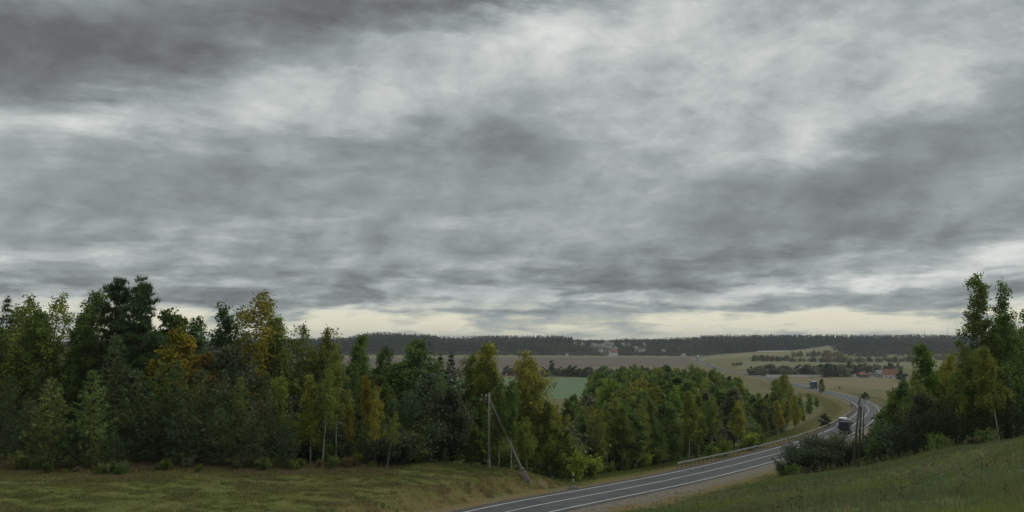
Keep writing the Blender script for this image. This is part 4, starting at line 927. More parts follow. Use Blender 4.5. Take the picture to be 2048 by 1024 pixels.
def house(X, Y, z, rz, w, l, eave, ridge, wall, roof, label, group=None, hip=0.0, cat='house', name='house', win=True, chim=True):
    r = empty(name, (X, Y, z - 0.3), rz); tag(r, label, cat, group); e = eave + 0.3; t = ridge + 0.3
    mb = MB(); mb.prism([(-w/2, 0), (w/2, 0), (w/2, e), (0, t if not hip else e + 0.01), (-w/2, e)], -l/2, l/2); mb.build('wall', WALLS[wall], r)
    mb = MB(); ov = 0.4; d = 0.16; k = (t - e) / (w / 2); h = hip
    for s in (-1, 1):
        y0, z0 = s * (w/2 + ov), e - ov * k
        a = [(-l/2 - ov, y0, z0), (l/2 + ov, y0, z0), (l/2 + ov - h, 0, t), (-l/2 - ov + h, 0, t)]
        mb.add([(p[0], p[1], p[2] + 0.02) for p in a] + [(p[0], p[1], p[2] + d + 0.02) for p in a], [(0,1,2,3), (7,6,5,4), (0,4,5,1), (1,5,6,2), (2,6,7,3), (3,7,4,0)])
        if h: 
            x0 = s * (l/2 + ov); mb.add([(x0, -w/2 - ov, e - ov * k + 0.05), (x0, w/2 + ov, e - ov * k + 0.05), (s * (l/2 + ov - h), 0, t + 0.1), (x0, -w/2 - ov, e - ov * k + 0.2), (x0, w/2 + ov, e - ov * k + 0.2)], [(0, 1, 2), (3, 4, 2), (0, 1, 4, 3)])
    ro = mb.build('roof', ROOFS[roof], r)
    if chim: MB().box(l*0.15, l*0.15 + 0.6, 0.4, 1.0, t - 0.8, t + 0.7).build('chimney', ROOFS['red'], ro)
    if win:
        n = max(1, int(l / 3.2))
        for s in (-1, 1):
            for i in range(n):
                x = -l/2 + l * (i + 0.5) / n; y = s * (w/2 + 0.02)
                if s < 0 and i == n // 2 and n > 1: MB().box(x - 0.5, x + 0.5, y - 0.03, y + 0.03, 0.3, 2.35).build('door', ROOFS['brown'], r); continue
                f = MB().box(x - 0.6, x + 0.6, y - 0.04, y + 0.04, 1.2, 2.5).build('window', WALLS['white'], r)
                MB().box(x - 0.5, x + 0.5, y - 0.05, y + 0.05, 1.3, 2.4).build('pane', MAT['glass'], f)
        for s in (-1, 1):
            f = MB().box(s * (l/2 + 0.02) - 0.04, s * (l/2 + 0.02) + 0.04, -0.6, 0.6, 1.2, 2.5).build('window', WALLS['white'], r)
            MB().box(s * (l/2 + 0.02) - 0.05, s * (l/2 + 0.02) + 0.05, -0.5, 0.5, 1.3, 2.4).build('pane', MAT['glass'], f)
    return r
VILLAGE = []
vh = [(35, 250, 5), (205, 280, 6), (325, 268, 7), (350, 290, 5), (400, 275, 5), (565, 302, 7), (615, 322, 9), (690, 330, 6), (735, 318, 7), (770, 340, 7), (800, 312, 7), (845, 285, 9), (880, 290, 7), (870, 345, 7),
      (925, 360, 9), (955, 292, 7), (985, 240, 11), (1010, 265, 10), (1035, 385, 9), (725, 442, 9), (1188, 305, 6), (1270, 260, 10), (1310, 300, 6), (1455, 370, 8), (1605, 425, 9), (1560, 450, 7), (2010, 450, 7), (1800, 265, 5), (1620, 290, 6), (2420, 95, 6)]
vh.sort()
for i, (cx, cy, s) in enumerate(vh):
    px, py = 1130 + cx / 10.24, 660 + (cy + 14) / 10.24; X, Y, z = hit(px, py, 1450); VILLAGE.append((px, Y))
    wall = ['white', 'white', 'cream', 'white'][i % 4]; roof = ['grey', 'grey', 'grey', 'red'][(i * 3) % 4]; tall = cx in (1270, 985)
    house(X, Y, z, rng.choice([0.2, -0.3, 1.3, 1.7]), s * 0.9, s * 1.25, 4.2 + 3.0 * tall, 6.6 + 5.5 * tall, wall, roof,
          ('tall ' if tall else '') + f'{wall} house with {roof} roof in the hillside village, ' + ('leftmost of all' if i == 0 else 'rightmost of all' if i == len(vh) - 1 else f'number {["zero","one","two","three","four","five","six","seven","eight","nine","ten","eleven","twelve","thirteen","fourteen","fifteen"][min(i, len(vh)-1-i) + 1]} from the ' + ('left' if i < len(vh) / 2 else 'right')),
          'houses of the hillside village')
def far_wood():
    n = 34000; Y = rng.uniform(1610, 2160, n); px = rng.uniform(-60, 2110, n); X = (px - 1024) / F_PX * Y
    # the forest edge: close on the right, farther back behind the fields and the village
    edge = np.interp(px, [0, 640, 900, 1130, 1330, 1410, 1440, 1600, 1640, 1652, 1660, 2100], [1650, 1650, 1655, 1690, 1700, 1680, 1640, 1640, 1690, 1700, 1620, 1620]) + 30 * (fbm(px / 15, px * 0) - 0.5)
    keep = Y > edge
    keep &= ~((np.abs(px - 1622) < 14) & (Y < 1820))
    for hx, hy in VILLAGE: keep &= ~((np.abs(px - hx) < 6.0) & (Y < hy + 8) & (Y > hy - 230))
    keep &= ~((px > 1150) & (px < 1400) & (Y < 2020) & (fbm(X / 35, Y / 60, 2) > 0.66))
    X, Y, px = X[keep], Y[keep], px[keep]; n = len(X); Z = ground(X, Y)
    con = fbm(X / 120, Y / 160, 2) + rng.uniform(-0.12, 0.12, n) > np.interp(px, [0, 1100, 1180, 1400, 1440, 2048], [0.40, 0.44, 0.56, 0.52, 0.33, 0.33])
    h = np.where(con, rng.uniform(12.5, 21.5, n), rng.uniform(9, 17, n)) * np.where((px > 1150) & (px < 1400), 0.8, 1.0); w = np.where(con, rng.uniform(2.0, 3.2, n), rng.uniform(3.2, 5.2, n))
    k = 13; u = rng.uniform(0, 1, (n, k)); u[:, 0] = 1.0; prof = np.where(con[:, None], (1 - u) ** 0.8 + 0.06, np.sin(np.pi * (0.12 + 0.86 * u)) ** 0.7)
    a = rng.uniform(0, 6.28, (n, k)); rr = w[:, None] * prof * rng.uniform(0.5, 1.0, (n, k)); zz = h[:, None] * np.where(con[:, None], 0.1 + 0.9 * u, 0.15 + 0.82 * u)
    P = np.stack([X[:, None] + rr * np.cos(a), Y[:, None] + rr * np.sin(a), Z[:, None] + zz], -1).reshape(-1, 3)
    V, Q = leaf_geo(P, np.repeat(np.where(con, 2.0, 2.3), k) * rng.uniform(0.7, 1.2, n * k), rng, 1.5)
    c1 = np.array([0.030, 0.042, 0.030]); c2 = np.array([0.062, 0.070, 0.036]); c3 = np.array([0.105, 0.095, 0.045])
    t = rng.random((n, 1)); col = np.where(con[:, None], c1 * rng.uniform(0.7, 1.35, (n, 1)), np.where(t < 0.2, c3, c2) * rng.uniform(0.75, 1.3, (n, 1)))
    me = mesh_np('far_forest', V, [Q]); set_col(me, np.repeat(col, 4 * k, 0)); stuff(tag(link('far_forest', me, attr_mat('far_leaves', trans=0.15)), 'dark mixed forest covering the low hills along the horizon', 'forest'))
    # grey willow scrub along the foot of the hills
    n = 1100; px = rng.uniform(560, 2080, n); Y = np.interp(px, [560, 900, 1420, 1460, 2080], [1620, 1570, 1510, 1480, 1480]) + rng.uniform(-40, 110, n) * np.where(px > 1430, 1.6, 1.0); 
    k2 = (fbm(px / 40, Y / 60, 2) > np.where(px > 1430, 0.52, 0.36)) & ~((px > 1440) & (px < 1652) & (Y < 1720)); px, Y = px[k2], Y[k2]; X = (px - 1024) / F_PX * Y; n = len(X); Z = ground(X, Y); k = 34
    R = rng.uniform(3.0, 6.5, n); d = rng.normal(size=(n, k, 3)); d /= np.linalg.norm(d, axis=2)[..., None]; d[..., 2] = np.abs(d[..., 2])
    P = np.stack([X, Y, Z], 1)[:, None] + d * (R[:, None] * rng.uniform(0.7, 1.05, (n, k)))[..., None] * np.array([1.2, 1.2, 1.15])
    V, Q = leaf_geo(P.reshape(-1, 3), 2.0 * rng.uniform(0.7, 1.3, n * k), rng, 1.3)
    col = np.array([0.082, 0.084, 0.056]) * rng.uniform(0.65, 1.35, (n, 1)) * np.array([1, rng.uniform(0.95, 1.05), 1])
    me = mesh_np('willow_scrub', V, [Q]); set_col(me, np.repeat(col, 4 * k, 0)); stuff(tag(link('willow_scrub', me, attr_mat('scrub_leaves', trans=0.15)), 'grey-green willow scrub along the foot of the far hills', 'scrub'))
far_wood()
# two thin masts on the horizon
for px, top, lab in ((1848, 660, 'thin lattice mast on the far ridge, left of the two'), (1895, 655, 'thin lattice mast on the far ridge, right of the two')):
    X, Y, zt = at_d(px, top, 2150); zb = gz(X, Y); r = empty('radio_mast', (X, Y, zb)); tag(r, lab, 'mast', 'masts on the ridge'); H = zt - zb
    mb = MB()
    for a in range(3): mb.tube([(1.1 * math.cos(a * 2.1), 1.1 * math.sin(a * 2.1), 0), (0.2 * math.cos(a * 2.1), 0.2 * math.sin(a * 2.1), H)], 0.16, 0.12, 5)
    mb.build('mast_frame', MAT['steel'], r)
    mb = MB()
    for j in range(12): mb.tube([(1.1 * (1 - j / 14) * math.cos(j * 2.1), 1.1 * (1 - j / 14) * math.sin(j * 2.1), H * j / 12), (1.1 * (1 - j / 14) * math.cos(j * 2.1 + 2.1), 1.1 * (1 - j / 14) * math.sin(j * 2.1 + 2.1), H * (j + 1) / 12)], 0.08, 0.08, 4)
    mb.build('lattice', MAT['steel'], r); MB().tube([(0, 0, H - 1), (0, 0, H + 3)], 0.06, 0.04, 5).build('antenna', MAT['steel'], r)

# ------------------------------------------------------------------ overpass on the far road
bs0, bs1 = road_s_near(1520, 703.5), road_s_near(1572, 701.5)
bx, by, bz, ba = road_at((bs0 + bs1) / 2); BL = bs1 - bs0
r = empty('bridge', (bx, by, bz), ba); tag(r, 'pale concrete road bridge on the far embankment below the forest', 'bridge')
MB().box(-BL/2, BL/2, -6, 6, -1.3, -0.06).build('deck', MAT['concrete'], r)
for s in (-1, 1):
    MB().box(-BL/2, BL/2, s * 6 - 0.15, s * 6 + 0.15, -0.3, 0.9).build('parapet', MAT['white_paint'], r)
for x in (-BL*0.3, -BL*0.1, BL*0.1, BL*0.3):
    MB().box(x - 0.5, x + 0.5, -5, 5, -bz - 1, -1.28).build('pier', MAT['concrete'], r)

# ------------------------------------------------------------------ farm below the wood
def on_floor(px, py): X, Y, _ = at_h(px, py, CAMZ); return X, Y, gz(X, Y)
X, Y, z = on_floor(1724, 754.5); house(X, Y, z, 0.15, 6.5, 7.0, 2.2, 4.4, 'wood', 'red', 'low wooden house with a red hipped roof at the farm', 'farm buildings', hip=2.4)
X, Y, z = on_floor(1760, 754); house(X, Y, z, 0.1, 6.5, 7.6, 3.0, 5.6, 'grey', 'grey', 'grey brick house with slate roof in the middle of the farm', 'farm buildings')
X, Y, z = on_floor(1781, 756.5); house(X, Y, z, -0.35, 8.0, 10.5, 3.2, 7.4, 'white', 'orange', 'white farmhouse with an orange-red gabled roof', 'farm buildings')
X, Y, z = on_floor(1740, 753); house(X, Y, z, 0.5, 3.5, 4.0, 2.2, 3.4, 'grey', 'brown', 'small shed between the red-roofed and grey-roofed houses', 'farm buildings', win=False, chim=False, cat='shed', name='shed')
X, Y, z = hit(1428, 746.5, 500); house(X, Y, z, 1.2, 3.2, 6.5, 2.6, 3.6, 'grey', 'grey', 'small grey shed among the treetops beside the far road', None, win=False, chim=False, cat='shed', name='shed')
def panel_fence(x0, x1, base, label):
    a = np.array(on_floor(x0, base)); b = np.array(on_floor(x1, base)); L = np.linalg.norm(b - a); n = max(1, round(L / 3.0)); an = math.atan2(b[1] - a[1], b[0] - a[0])
    r = empty('panel_fence', tuple(a), an); tag(r, label, 'fence', 'white concrete fence by the farm'); pm = None; w = L / n
    for i in range(n):
        if pm is None:
            p0 = MB().box(0.08, w - 0.08, -0.05, 0.05, -0.2, 2.0).build('panel', WALLS['white'], r); q0 = MB().box(-0.1, 0.1, -0.1, 0.1, -0.2, 2.15).build('post', WALLS['white'], r); pm, qm = p0.data, q0.data
        else:
            o = link('panel', pm, None, r); o.location.x = i * w; o = link('post', qm, None, r); o.location.x = i * w
    o = link('post', qm, None, r); o.location.x = L
panel_fence(1532, 1651, 754.2, 'long white concrete panel fence in front of the hedge')
panel_fence(1672, 1689, 752.6, 'short middle stretch of white panel fence under the hedge')
panel_fence(1690, 1714, 752.4, 'right stretch of white panel fence ending at the red hipped roof')
for k, (px, b, t, lab) in enumerate([(1647, 771, 742, 'thin roadside pole beyond the curve beside the blue lorry')]):
    X, Y, z = on_floor(px, b); H = (b - t) / F_PX * Y; r = empty('utility_pole', (X, Y, z - 0.3)); tag(r, lab, 'pole')
    MB().tube([(0, 0, 0), (0, 0, H)], 0.16, 0.11, 8).build('shaft', MAT['concrete'], r); MB().box(-0.9, 0.9, -0.06, 0.06, H - 0.6, H - 0.45).build('crossarm', MAT['steel'], r)
X, Y, z = hit(1679, 781, 250, 900); r = empty('road_sign', (X, Y, z)); tag(r, 'small brown sign on a post in the meadow beyond the curve', 'sign')
MB().tube([(0, 0, -0.3), (0, 0, 2.0)], 0.05, 0.05, 6).build('post', MAT['zinc'], r); MB().box(-0.55, 0.55, -0.04, 0.04, 1.1, 2.1).build('plate', MAT['rust'], r, 0.03)

# ------------------------------------------------------------------ power poles
def insulator(parent, p, up=0.22):
    mb = MB(); mb.tube([p, (p[0], p[1], p[2] + up)], 0.02, 0.02, 6)
    for q in (0.10, 0.15): mb.disc((p[0], p[1], p[2] + q), 0.001, 0.001)
    o = mb.build('pin', MAT['steel'], parent); s = MB(); prof = [(0.0, 0.03), (0.03, 0.075), (0.06, 0.045), (0.09, 0.07), (0.13, 0.04), (0.16, 0.0)]
    v, f = [], []
    for (h, rr) in prof:
        for j in range(8): t = j * math.pi / 4; v.append((p[0] + rr * math.cos(t), p[1] + rr * math.sin(t), p[2] + up * 0.6 + h))
    for i in range(len(prof) - 1):
        for j in range(8): f.append((i*8+j, i*8+(j+1) % 8, (i+1)*8+(j+1) % 8, (i+1)*8+j))
    s.add(v, f).build('insulator', MAT['porcelain'], parent, smooth=True)
LP = at_d(978, 934, 93.0); lz = gz(LP[0], LP[1]); ltop = at_d(978, 786, 93.0)[2] - lz
r = empty('utility_pole', (LP[0], LP[1], lz)); tag(r, 'grey concrete utility pole braced by a slanting strut at the wood edge', 'pole')
MB().tube([(0, 0, -0.5), (0, 0, ltop * 0.5), (0, 0, ltop)], 0.15, 0.10, 10).build('shaft', MAT['concrete'], r, smooth=True)
MB().tube([(0, 0, -0.4), (0, 0, 1.05)], 0.20, 0.19, 10).build('concrete_foot', MAT['concrete'], r)
fx, fy, fz = at_d(1055, 936, 92.0); fz = gz(fx, fy); e = Vector((fx - LP[0], fy - LP[1], fz - lz)); tp = Vector((0.1, 0, ltop - 0.75)); dv = (e - tp).normalized()
st = MB().tube([tp, e], 0.09, 0.12, 8).build('strut', MAT['concrete'], r)
sd = Vector((-dv.z, 0, dv.x)).normalized(); q = e - dv * 1.55
mb = MB(); w = 0.26; dpt = 0.20; ring = lambda c: [c + sd * w + Vector((0, -dpt, 0)), c + sd * w + Vector((0, dpt, 0)), c - sd * w + Vector((0, dpt, 0)), c - sd * w + Vector((0, -dpt, 0))]
mb.add(ring(q) + ring(e + dv * 0.3), [(3, 2, 1, 0), (4, 5, 6, 7), (0, 1, 5, 4), (1, 2, 6, 5), (2, 3, 7, 6), (3, 0, 4, 7)]); mb.build('strut_foot', MAT['concrete'], st, 0.03)
for t in (0.12, 0.95):
    c = e - dv * 1.55 * (1 - t); mb = MB(); w2 = 0.285; d2 = 0.225; rg = lambda c: [c + sd * w2 + Vector((0, -d2, 0)), c + sd * w2 + Vector((0, d2, 0)), c - sd * w2 + Vector((0, d2, 0)), c - sd * w2 + Vector((0, -d2, 0))]
    mb.add(rg(c - dv * 0.05) + rg(c + dv * 0.05), [(3, 2, 1, 0), (4, 5, 6, 7), (0, 1, 5, 4), (1, 2, 6, 5), (2, 3, 7, 6), (3, 0, 4, 7)]); mb.build('band', MAT['rust'], st)
for hz, L in ((ltop - 0.45, 0.95), (ltop - 0.95, 1.0)):
    a = MB().tube([(0.15, 0, hz), (-L, 0.25, hz - 0.05)], 0.045, 0.045, 6).build('crossarm', MAT['rust'], r)
    for q in (0.4, 0.9): insulator(a, (-L * q, 0.25 * q, hz))
MB().tube([(0, -0.05, ltop - 0.6), (-0.8, 0.15, ltop - 1.0)], 0.02, 0.02, 5).build('brace', MAT['rust'], r)
def wood_pole(D, base1, top1, base2, top2, label, arms=True):
    b1 = at_d(*base1, D); t1 = Vector(at_d(*top1, D)); zb = gz(b1[0], b1[1]); o = Vector((b1[0], b1[1], zb)); r = empty('utility_pole', o); tag(r, label, 'pole')
    tp = t1 - o; MB().tube([(0, 0, -0.6), tp * 0.5, tp], 0.14, 0.095, 10).build('shaft', MAT['old_wood'], r, smooth=True)
    if base2:
        b2 = Vector(at_d(*base2, D + 0.9)); b2.z = gz(b2.x, b2.y) - 0.5; t2 = Vector(at_d(*top2, D + 0.15)); MB().tube([b2 - o, (b2 + t2) / 2 - o, t2 - o], 0.14, 0.10, 10).build('brace_pole', MAT['old_wood'], r, smooth=True)
    for dz, L, s in ((0.35, 0.75, 1), (0.75, 0.35, -1), (1.25, 0.5, 1))[:3 if arms else 2]:
        a = MB().tube([(tp.x, 0, tp.z - dz), (tp.x + s * L, 0.1, tp.z - dz - 0.08)], 0.03, 0.03, 6).build('bracket', MAT['steel'], r)
        insulator(a, (tp.x + s * L * 0.92, 0.1, tp.z - dz - 0.06), 0.26)
    return r
wood_pole(91.0, (1704, 944), (1720.5, 793), (1716.5, 940), (1722, 812), 'leaning pair of dark wooden utility poles right of the large bush')
wood_pole(135.0, (1726, 925), (1727.5, 820), None, None, 'single thinner dark pole behind the leaning wooden pair', False)
def wire(a, b, sag, label):
    a, b = Vector(a), Vector(b); pts = [a.lerp(b, i / 24) - Vector((0, 0, sag * 4 * (i / 24) * (1 - i / 24))) for i in range(25)]
    r = MB().tube(pts, 0.016, 0.016, 4, False).build('power_cable', MAT['black_paint']); tag(r, label, 'cable', 'overhead cables')
for i, (dx, dz) in enumerate(((-0.4, -0.45), (-0.85, -0.45), (-0.45, -0.95))):
    wire((LP[0] + dx, LP[1] + 0.2, lz + ltop + dz + 0.25), (LP[0] - 78 + dx, LP[1] + 8 + i, lz + ltop + dz + 1.5), 1.3, f'thin overhead cable running left from the concrete pole, {["upper outer", "upper inner", "lower"][i]} one')

wa, wb = Vector(at_d(1729.5, 798, 91.0)), Vector(at_d(1729, 822, 135.0))
wire(wa, wb, 0.4, 'thin overhead cable from the leaning wooden pair to the single dark pole')
wire(wb, Vector(at_d(1756, 770, 330.0)), 2.0, 'thin overhead cable running from the single dark pole into the valley')
# ------------------------------------------------------------------ roadside furniture
_s = [(road_at(q, -8.0), q) for q in np.arange(road_s_near(1005, 1024), road_s_near(1375, 952), 0.5)]; X, Y = min((p[0] for p in _s), key=lambda p: abs(to_px(p[0], p[1], p[2])[0] - 1143))[:2]; z = gz(X, Y); r = empty('delineator_post', (X, Y, z)); tag(r, 'black and white delineator post on the verge beside the road', 'post')
ph = 22.5 / F_PX * Y; MB().prism([(-0.06, -0.3), (0.06, -0.3), (0.06, ph - 0.06), (-0.06, ph)], -0.08, 0.08).build('shaft', MAT['white_paint'], r)
for a, b in ((0.03, 0.20), (0.50, 0.72)): MB().box(-0.083, 0.083, -0.063, 0.063, ph * a, ph * b).build('black_band', MAT['black_paint'], r)
MB().box(-0.03, 0.03, -0.068, -0.06, ph * 0.8, ph * 0.9).build('reflector', MAT['red_lens'], r)
X, Y, z = hit(1146, 977, 70, 140); r = empty('drain_chute', (X, Y, z + 0.06), 0.3); tag(r, 'flat concrete drain slab set in the verge below the delineator post', 'drain')
MB().box(-0.6, 0.6, -0.3, 0.3, -0.2, 0.0).build('slab', MAT['concrete'], r, 0.02); MB().box(-0.6, 0.6, 0.24, 0.31, 0.0, 0.10).build('rim', MAT['concrete'], r); MB().box(-0.6, 0.6, -0.31, -0.24, 0.0, 0.10).build('rim', MAT['concrete'], r)
def guardrail(s0, s1, off, label, step=2.5):
    S = np.arange(s0, s1, 2.0); n = len(S); face = -1 if off > 0 else 1
    prof = [(0.00, 0.58), (0.07, 0.61), (0.07, 0.66), (0.0, 0.70), (0.0, 0.72), (0.07, 0.76), (0.07, 0.81), (0.0, 0.84)]
    V = []; base = Vector(road_at(s0, off)[:3])
    for s in S:
        x, y, z, h = road_at(s, 0); i = int(np.clip(np.searchsorted(RS, s), 0, len(RS) - 1)); drop = 0.62 * max(0, 1 - (s - s0) / 4.0) * (s0 > 0)
        for (a, b) in prof: o = off + face * a; V.append((x + RN[i, 0] * o - base.x, y + RN[i, 1] * o - base.y, z - 0.12 + b - base.z - drop * 0))
    k = len(prof); ix = np.arange(n * k).reshape(n, k); q = np.stack([ix[:-1, :-1], ix[1:, :-1], ix[1:, 1:], ix[:-1, 1:]], -1).reshape(-1, 4)
    r = empty('guardrail', base); tag(r, label, 'guardrail', 'guardrails of the road')
    link('rail', mesh_np('rail', V, [q]), MAT['zinc'], r)
    pm = None
    for s in np.arange(s0 + 0.3, s1 - 0.3, step):
        x, y, z, h = road_at(s, off - face * 0.06); 
        if pm is None: o = MB().box(-0.06, 0.06, -0.05, 0.05, -0.6, 0.80).build('post', MAT['zinc'], r); pm = o.data
        else: o = link('post', pm, None, r)
        o.location = (x - base.x, y - base.y, z - 0.12 - base.z); o.rotation_euler = (0, 0, h)
def s_for_px(px, off, lo, hi):
    S = np.arange(lo, hi, 1.0); P = [to_px(*road_at(s, off)[:3])[0] for s in S]; return S[int(np.argmin(np.abs(np.array(P) - px)))]
sA = s_for_px(1352, -5.2, road_s_near(1150, 998), road_s_near(1604, 893)); sB = road_s_near(1728, 809)
guardrail(sA, sB, -5.2, 'long galvanised guardrail along the left side of the road', 2.0)
guardrail(road_s_near(1736, 827), road_s_near(1675, 789), 5.9, 'galvanised guardrail round the outside of the road curve')

# ------------------------------------------------------------------ vehicles
def wheel(parent, x, y, r, w=0.22):
    t = MB().disc((x, y, r), r, w / 2).build('wheel', MAT['rubber'], parent); s = 1 if x > 0 else -1
    MB().disc((x + s * w / 2, y, r), r * 0.58, 0.015).build('rim', MAT['chrome'], t)
def paint(name, c): return plain(name, c, 0.35, 0.0, 0.5, 0.06)
def place(r, s, off, reverse=False):
    x, y, z, h = road_at(s, off); i = int(np.searchsorted(RS, s)); g = math.atan2(ROAD[min(i+3, len(ROAD)-1), 2] - ROAD[max(i-3, 0), 2], 12.0)
    r.location = (x, y, z + zoff(off)); r.rotation_euler = (g if not reverse else -g, 0, h - math.pi / 2 + (math.pi if reverse else 0))
def car(body, label, name='car', cat='car', w=1.78, l=4.4, h=1.48, group='cars on the far road'):
    r = empty(name, (0, 0, 0)); tag(r, label, cat, group); a = l / 2
    MB().prism([(-a, 0.28), (a, 0.28), (a, 0.62), (a - 0.12, 0.80, 0.06), (a * 0.45, 0.92, 0.06), (-a + 0.15, 0.95, 0.06), (-a, 0.75, 0.02)], -w/2, w/2).build('body', body, r, 0.05)
    MB().prism([(a * 0.42, 0.9, 0.08), (a * 0.08, h - 0.06, 0.24), (-a * 0.5, h - 0.06, 0.24), (-a * 0.88, 0.93, 0.1)], -w/2, w/2).build('windows', MAT['glass'], r)
    MB().prism([(a * 0.10, h - 0.07, 0.22), (a * 0.04, h, 0.28), (-a * 0.46, h, 0.28), (-a * 0.54, h - 0.07, 0.22)], -w/2, w/2).build('roof', body, r)
    for s in (-1, 1):
        for y in (a * 0.62, -a * 0.60): wheel(r, s * (w/2 - 0.10), y, 0.31)
        MB().box(s * w * 0.34 - 0.2, s * w * 0.34 + 0.2, a - 0.06, a + 0.02, 0.58, 0.72).build('headlight', MAT['clear_lens'], r); MB().box(s * w * 0.36 - 0.17, s * w * 0.36 + 0.17, -a - 0.02, -a + 0.05, 0.62, 0.8).build('tail_light', MAT['red_lens'], r)
        MB().box(s * (w/2 + 0.09) - 0.08, s * (w/2 + 0.09) + 0.08, a * 0.34, a * 0.40, 0.92, 1.06).build('mirror', body, r)
    MB().box(-0.26, 0.26, -a - 0.015, -a + 0.02, 0.45, 0.56).build('number_plate', MAT['plate'], r)
    return r
def van(body, label, w=2.0, l=5.6, h=2.45, roof=None, group='vehicles on the near curve'):
    r = empty('van', (0, 0, 0)); tag(r, label, 'van', group); a = l / 2
    MB().prism([(-a, 0.35), (a, 0.35), (a, 0.95, 0.02), (a - 0.75, 1.28, 0.05), (a - 1.55, h - 0.12, 0.12), (a - 1.8, h, 0.2), (-a + 0.1, h, 0.2), (-a, h - 0.15, 0.1), (-a, 1.2, 0.0)], -w/2, w/2).build('body', body, r, 0.06)
    if roof: MB().box(-w/2 + 0.22, w/2 - 0.22, -a + 0.2, a - 1.9, h, h + 0.03).build('roof_panel', roof, r)
    MB().add([(-w/2 + 0.12, a - 0.76, 1.36), (w/2 - 0.12, a - 0.76, 1.36), (w/2 - 0.2, a - 1.46, h - 0.2), (-w/2 + 0.2, a - 1.46, h - 0.2)], [(0, 1, 2, 3)]).build('windscreen', MAT['glass'], r)
    for s in (-1, 1):
        x = s * (w/2 + 0.004); MB().add([(x, a - 1.0, 1.35), (x, a - 2.0, 1.35), (s * (w/2 - 0.08), a - 2.0, h - 0.35), (s * (w/2 - 0.08), a - 1.45, h - 0.35)], [(0, 1, 2, 3)]).build('side_window', MAT['glass'], r)
        MB().box(s * 0.48 - 0.32, s * 0.48 + 0.32, -a - 0.012, -a + 0.02, 1.35, h - 0.45).build('rear_window', MAT['glass'], r)
        MB().box(s * (w/2 - 0.1) - 0.08, s * (w/2 - 0.1) + 0.08, -a - 0.02, -a + 0.04, 0.85, 1.3).build('tail_light', MAT['red_lens'], r)
        MB().box(s * 0.72 - 0.2, s * 0.72 + 0.2, a - 0.05, a + 0.02, 0.72, 0.92).build('headlight', MAT['clear_lens'], r); MB().box(s * (w/2 + 0.14) - 0.12, s * (w/2 + 0.14) + 0.12, a - 1.2, a - 1.1, 1.4, 1.75).build('mirror', MAT['black_paint'], r)
        for y in (a - 1.0, -a + 1.0): wheel(r, s * (w/2 - 0.12), y, 0.36, 0.24)
    MB().box(-w/2 + 0.02, w/2 - 0.02, -a - 0.1, -a + 0.05, 0.38, 0.58).build('bumper', MAT['black_paint'], r); MB().box(-0.55, -0.05, -a - 0.02, -a + 0.02, 0.72, 0.86).build('number_plate', MAT['plate'], r)
    return r
def lorry(box, cab, label, l=12.0, h=3.9, w=2.5, boxtop=None, group='lorries on the road', bl=None):
    r = empty('lorry', (0, 0, 0)); tag(r, label, 'lorry', group); a = l / 2; c0 = a - 2.1
    MB().box(-w/2, w/2, -a, c0 - 0.35, 1.05, h).build('cargo_box', box, r, 0.05)
    if boxtop: MB().box(-w/2 + 0.02, w/2 - 0.02, -a + 0.02, c0 - 0.37, h, h + 0.05).build('box_roof', boxtop, r)
    MB().prism([(c0, 0.55), (a, 0.55), (a, 1.7), (a - 0.15, 2.9, 0.06), (a - 0.7, 3.15, 0.1), (c0, 3.2, 0.1)], -w/2 + 0.03, w/2 - 0.03).build('cab', cab, r, 0.06)
    MB().add([(-w/2 + 0.15, a + 0.006, 1.8), (w/2 - 0.15, a + 0.006, 1.8), (w/2 - 0.2, a - 0.11, 2.75), (-w/2 + 0.2, a - 0.11, 2.75)], [(0, 1, 2, 3)]).build('windscreen', MAT['glass'], r)
    MB().box(-w/2 + 0.5, w/2 - 0.5, -a + 0.3, c0, 0.72, 1.02).build('chassis', MAT['black_paint'], r)
    for s in (-1, 1):
        MB().box(s * (w/2 - 0.025) - 0.01, s * (w/2 - 0.025) + 0.01, c0 + 0.5, a - 0.5, 1.8, 2.6).build('side_window', MAT['glass'], r)
        MB().box(s * 0.62 - 0.57, s * 0.62 + 0.57, -a - 0.03, -a - 0.002, 1.2, h - 0.12).build('rear_door', box, r, 0.02)
        MB().box(s * (w/2 - 0.25) - 0.2, s * (w/2 - 0.25) + 0.2, -a - 0.04, -a + 0.05, 0.85, 1.02).build('tail_light', MAT['red_lens'], r); MB().box(s * 0.9 - 0.2, s * 0.9 + 0.2, a - 0.02, a + 0.03, 0.8, 1.0).build('headlight', MAT['clear_lens'], r)
        MB().box(s * (w/2 + 0.12) - 0.1, s * (w/2 + 0.12) + 0.1, a - 0.35, a - 0.25, 2.0, 2.6).build('mirror', MAT['black_paint'], r)
        ys = [a - 1.1, -a + 1.4] + ([-a + 2.6, -a + 3.8] if l > 9 else [])
        for y in ys: wheel(r, s * (w/2 - 0.17), y, 0.48, 0.32)
    MB().box(-w/2 + 0.05, w/2 - 0.05, -a - 0.02, -a + 0.1, 0.5, 0.68).build('bumper', MAT['black_paint'], r); MB().box(-0.85, -0.3, -a - 0.035, -a - 0.02, 0.52, 0.66).build('number_plate', MAT['plate'], r)
    return r
NAVY = noisy('navy_paint', (0.022, 0.029, 0.042), (0.038, 0.047, 0.064), 1.0, 0.4); BLUE = noisy('blue_tarpaulin', (0.055, 0.068, 0.14), (0.08, 0.095, 0.18), 0.6, 0.6); WHITE = paint('white_car_paint', (0.72, 0.73, 0.72)); GREY = paint('grey_car_paint', (0.25, 0.26, 0.27)); LIGHT = plain('pale_roof', (0.6, 0.61, 0.6), 0.6)
